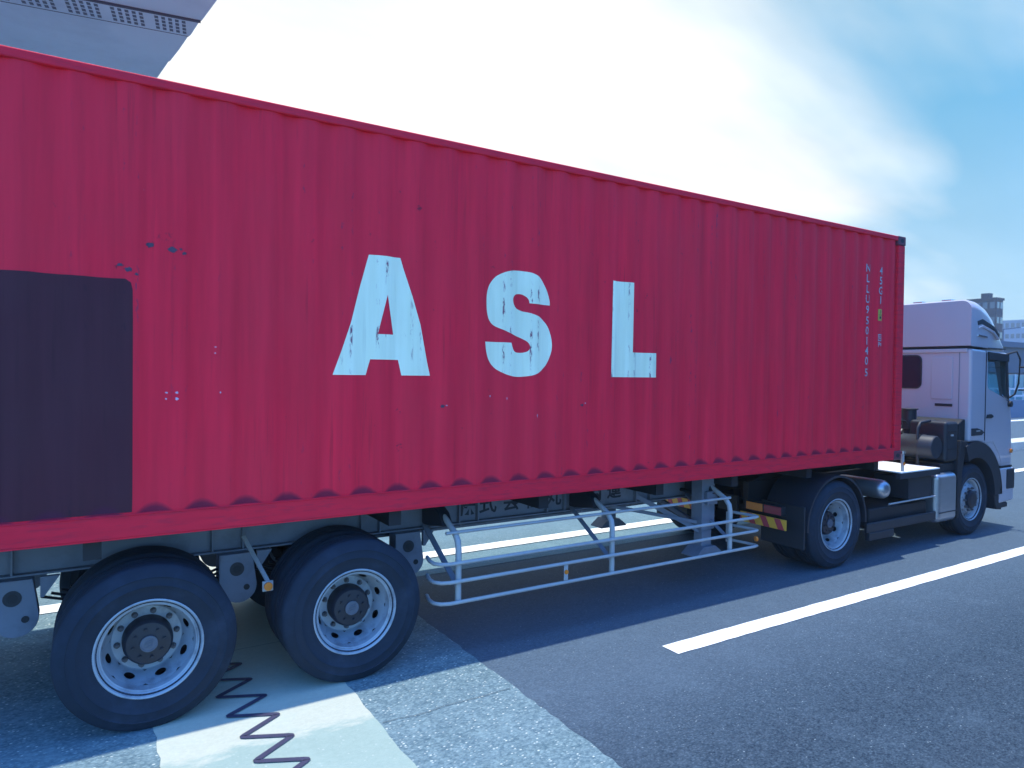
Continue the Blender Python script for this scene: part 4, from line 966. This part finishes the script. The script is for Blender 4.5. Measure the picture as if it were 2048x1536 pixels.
for i in range(12):
    x = 62+i*9.5+rt_.uniform(-2, 2); y = 37+i*3.2+rt_.uniform(-1, 2)
    o = thing('roadside_tree', tl[0], 'tree', (x, y, 0), 'trees beyond the elevated road')
    for n, me in zip(('trunk', 'crown'), TM[i % 3]):
        c = bpy.data.objects.new(n, me); COL.objects.link(c); c.parent = o
    o.rotation_euler = (0, 0, rt_.uniform(0, 6)); s = rt_.uniform(.9, 1.15); o.scale = (s, s, s)

# buildings on the skyline
M['bldg'] = mat('pale_blue_grey_facade', (0.22, 0.29, 0.42), 0.8, var=0.06, scale=0.05)
M['bldg2'] = mat('white_facade', (0.42, 0.50, 0.58), 0.8, var=0.06, scale=0.05)
M['bldg3'] = mat('dark_facade', (0.008, 0.016, 0.045), 0.8, spec=0.1, var=0.1, scale=0.05)
M['pane'] = mat('distant_window_glass', (0.06, 0.09, 0.14), 0.2)
def building(name, label, x0, x1, y0, y1, h, m, rows, cols, roof=None, bands=True):
    o = thing(name, label, 'building', ((x0+x1)/2, (y0+y1)/2, 0))
    MB().rng(x0, x1, y0, y1, 0, h).build('facade', m, o)
    MB().rng(x0-0.2, x1+0.2, y0-0.2, y1+0.2, h+0.002, h+0.5).build('parapet', m, o)
    for r in range(rows):
        z = h*(r+0.45)/rows; ww = MB()
        for c in range(cols):
            y = y0+(y1-y0)*(c+0.5)/cols; hw = (y1-y0)/cols*0.32
            ww.rng(x0-0.08, x0+0.1, y-hw, y+hw, z, z+h/rows*0.42)
        for c in range(max(2, cols//2)):
            x = x0+(x1-x0)*(c+0.5)/max(2, cols//2); hw = (x1-x0)/max(2, cols//2)*0.32
            ww.rng(x-hw, x+hw, y0-0.08, y0+0.1, z, z+h/rows*0.42)
        ww.build('window_band', M['pane'], o)
    if roof: MB().rng(*roof).build('roof_house', m, o)
    return o
building('office_building', 'dark tall block with a small roof house rising just behind the cab roof', 150, 153, 61.8, 67.2, 18.6, M['bldg3'], 6, 4, (150.8, 152.2, 63.4, 65.0, 19.11, 20.2))
building('apartment_block', 'pale blue grey apartment block low on the skyline right of the cab', 240, 262, 89.5, 100, 20.5, M['bldg'], 6, 7)
building('apartment_block', 'long white low building on the skyline at the right edge', 200, 215, 60, 74, 15.5, M['bldg2'], 5, 6)
building('apartment_block', 'grey blue block with a flat roof at the far right of the skyline', 280, 300, 82, 99, 24.5, M['bldg'], 7, 7)
pl = thing('lamp_post', 'slender grey lamp post standing before the distant buildings', 'lamp post', (110, 44, 0))
MB().cyl((110, 44, 0), (110, 44, 10), 0.16, 10, 0.09).build('pole', M['navy'], pl)
MB().bar((110, 44, 9.9), (110, 41.5, 10.1), 0.12, 0.12).build('arm', M['navy'], pl)
MB().rng(109.8, 110.2, 40.9, 41.6, 9.98, 10.16).build('lamp_head', M['pale'], pl)

# ------------------------------------------------------------------ air
hz_m = bpy.data.materials.new('haze'); hz_m.use_nodes = True
t = hz_m.node_tree
for n in list(t.nodes): t.nodes.remove(n)
o_ = t.nodes.new('ShaderNodeOutputMaterial'); v_ = t.nodes.new('ShaderNodeVolumePrincipled')
v_.inputs['Color'].default_value = (0.75, 0.88, 1.0, 1); v_.inputs['Density'].default_value = 0.0010; v_.inputs['Anisotropy'].default_value = 0.2
t.links.new(v_.outputs[0], o_.inputs['Volume'])
hz_o = MB().rng(-60, 340, -60, 160, -1.0, 32).build('haze', hz_m); hz_o['kind'] = 'stuff'
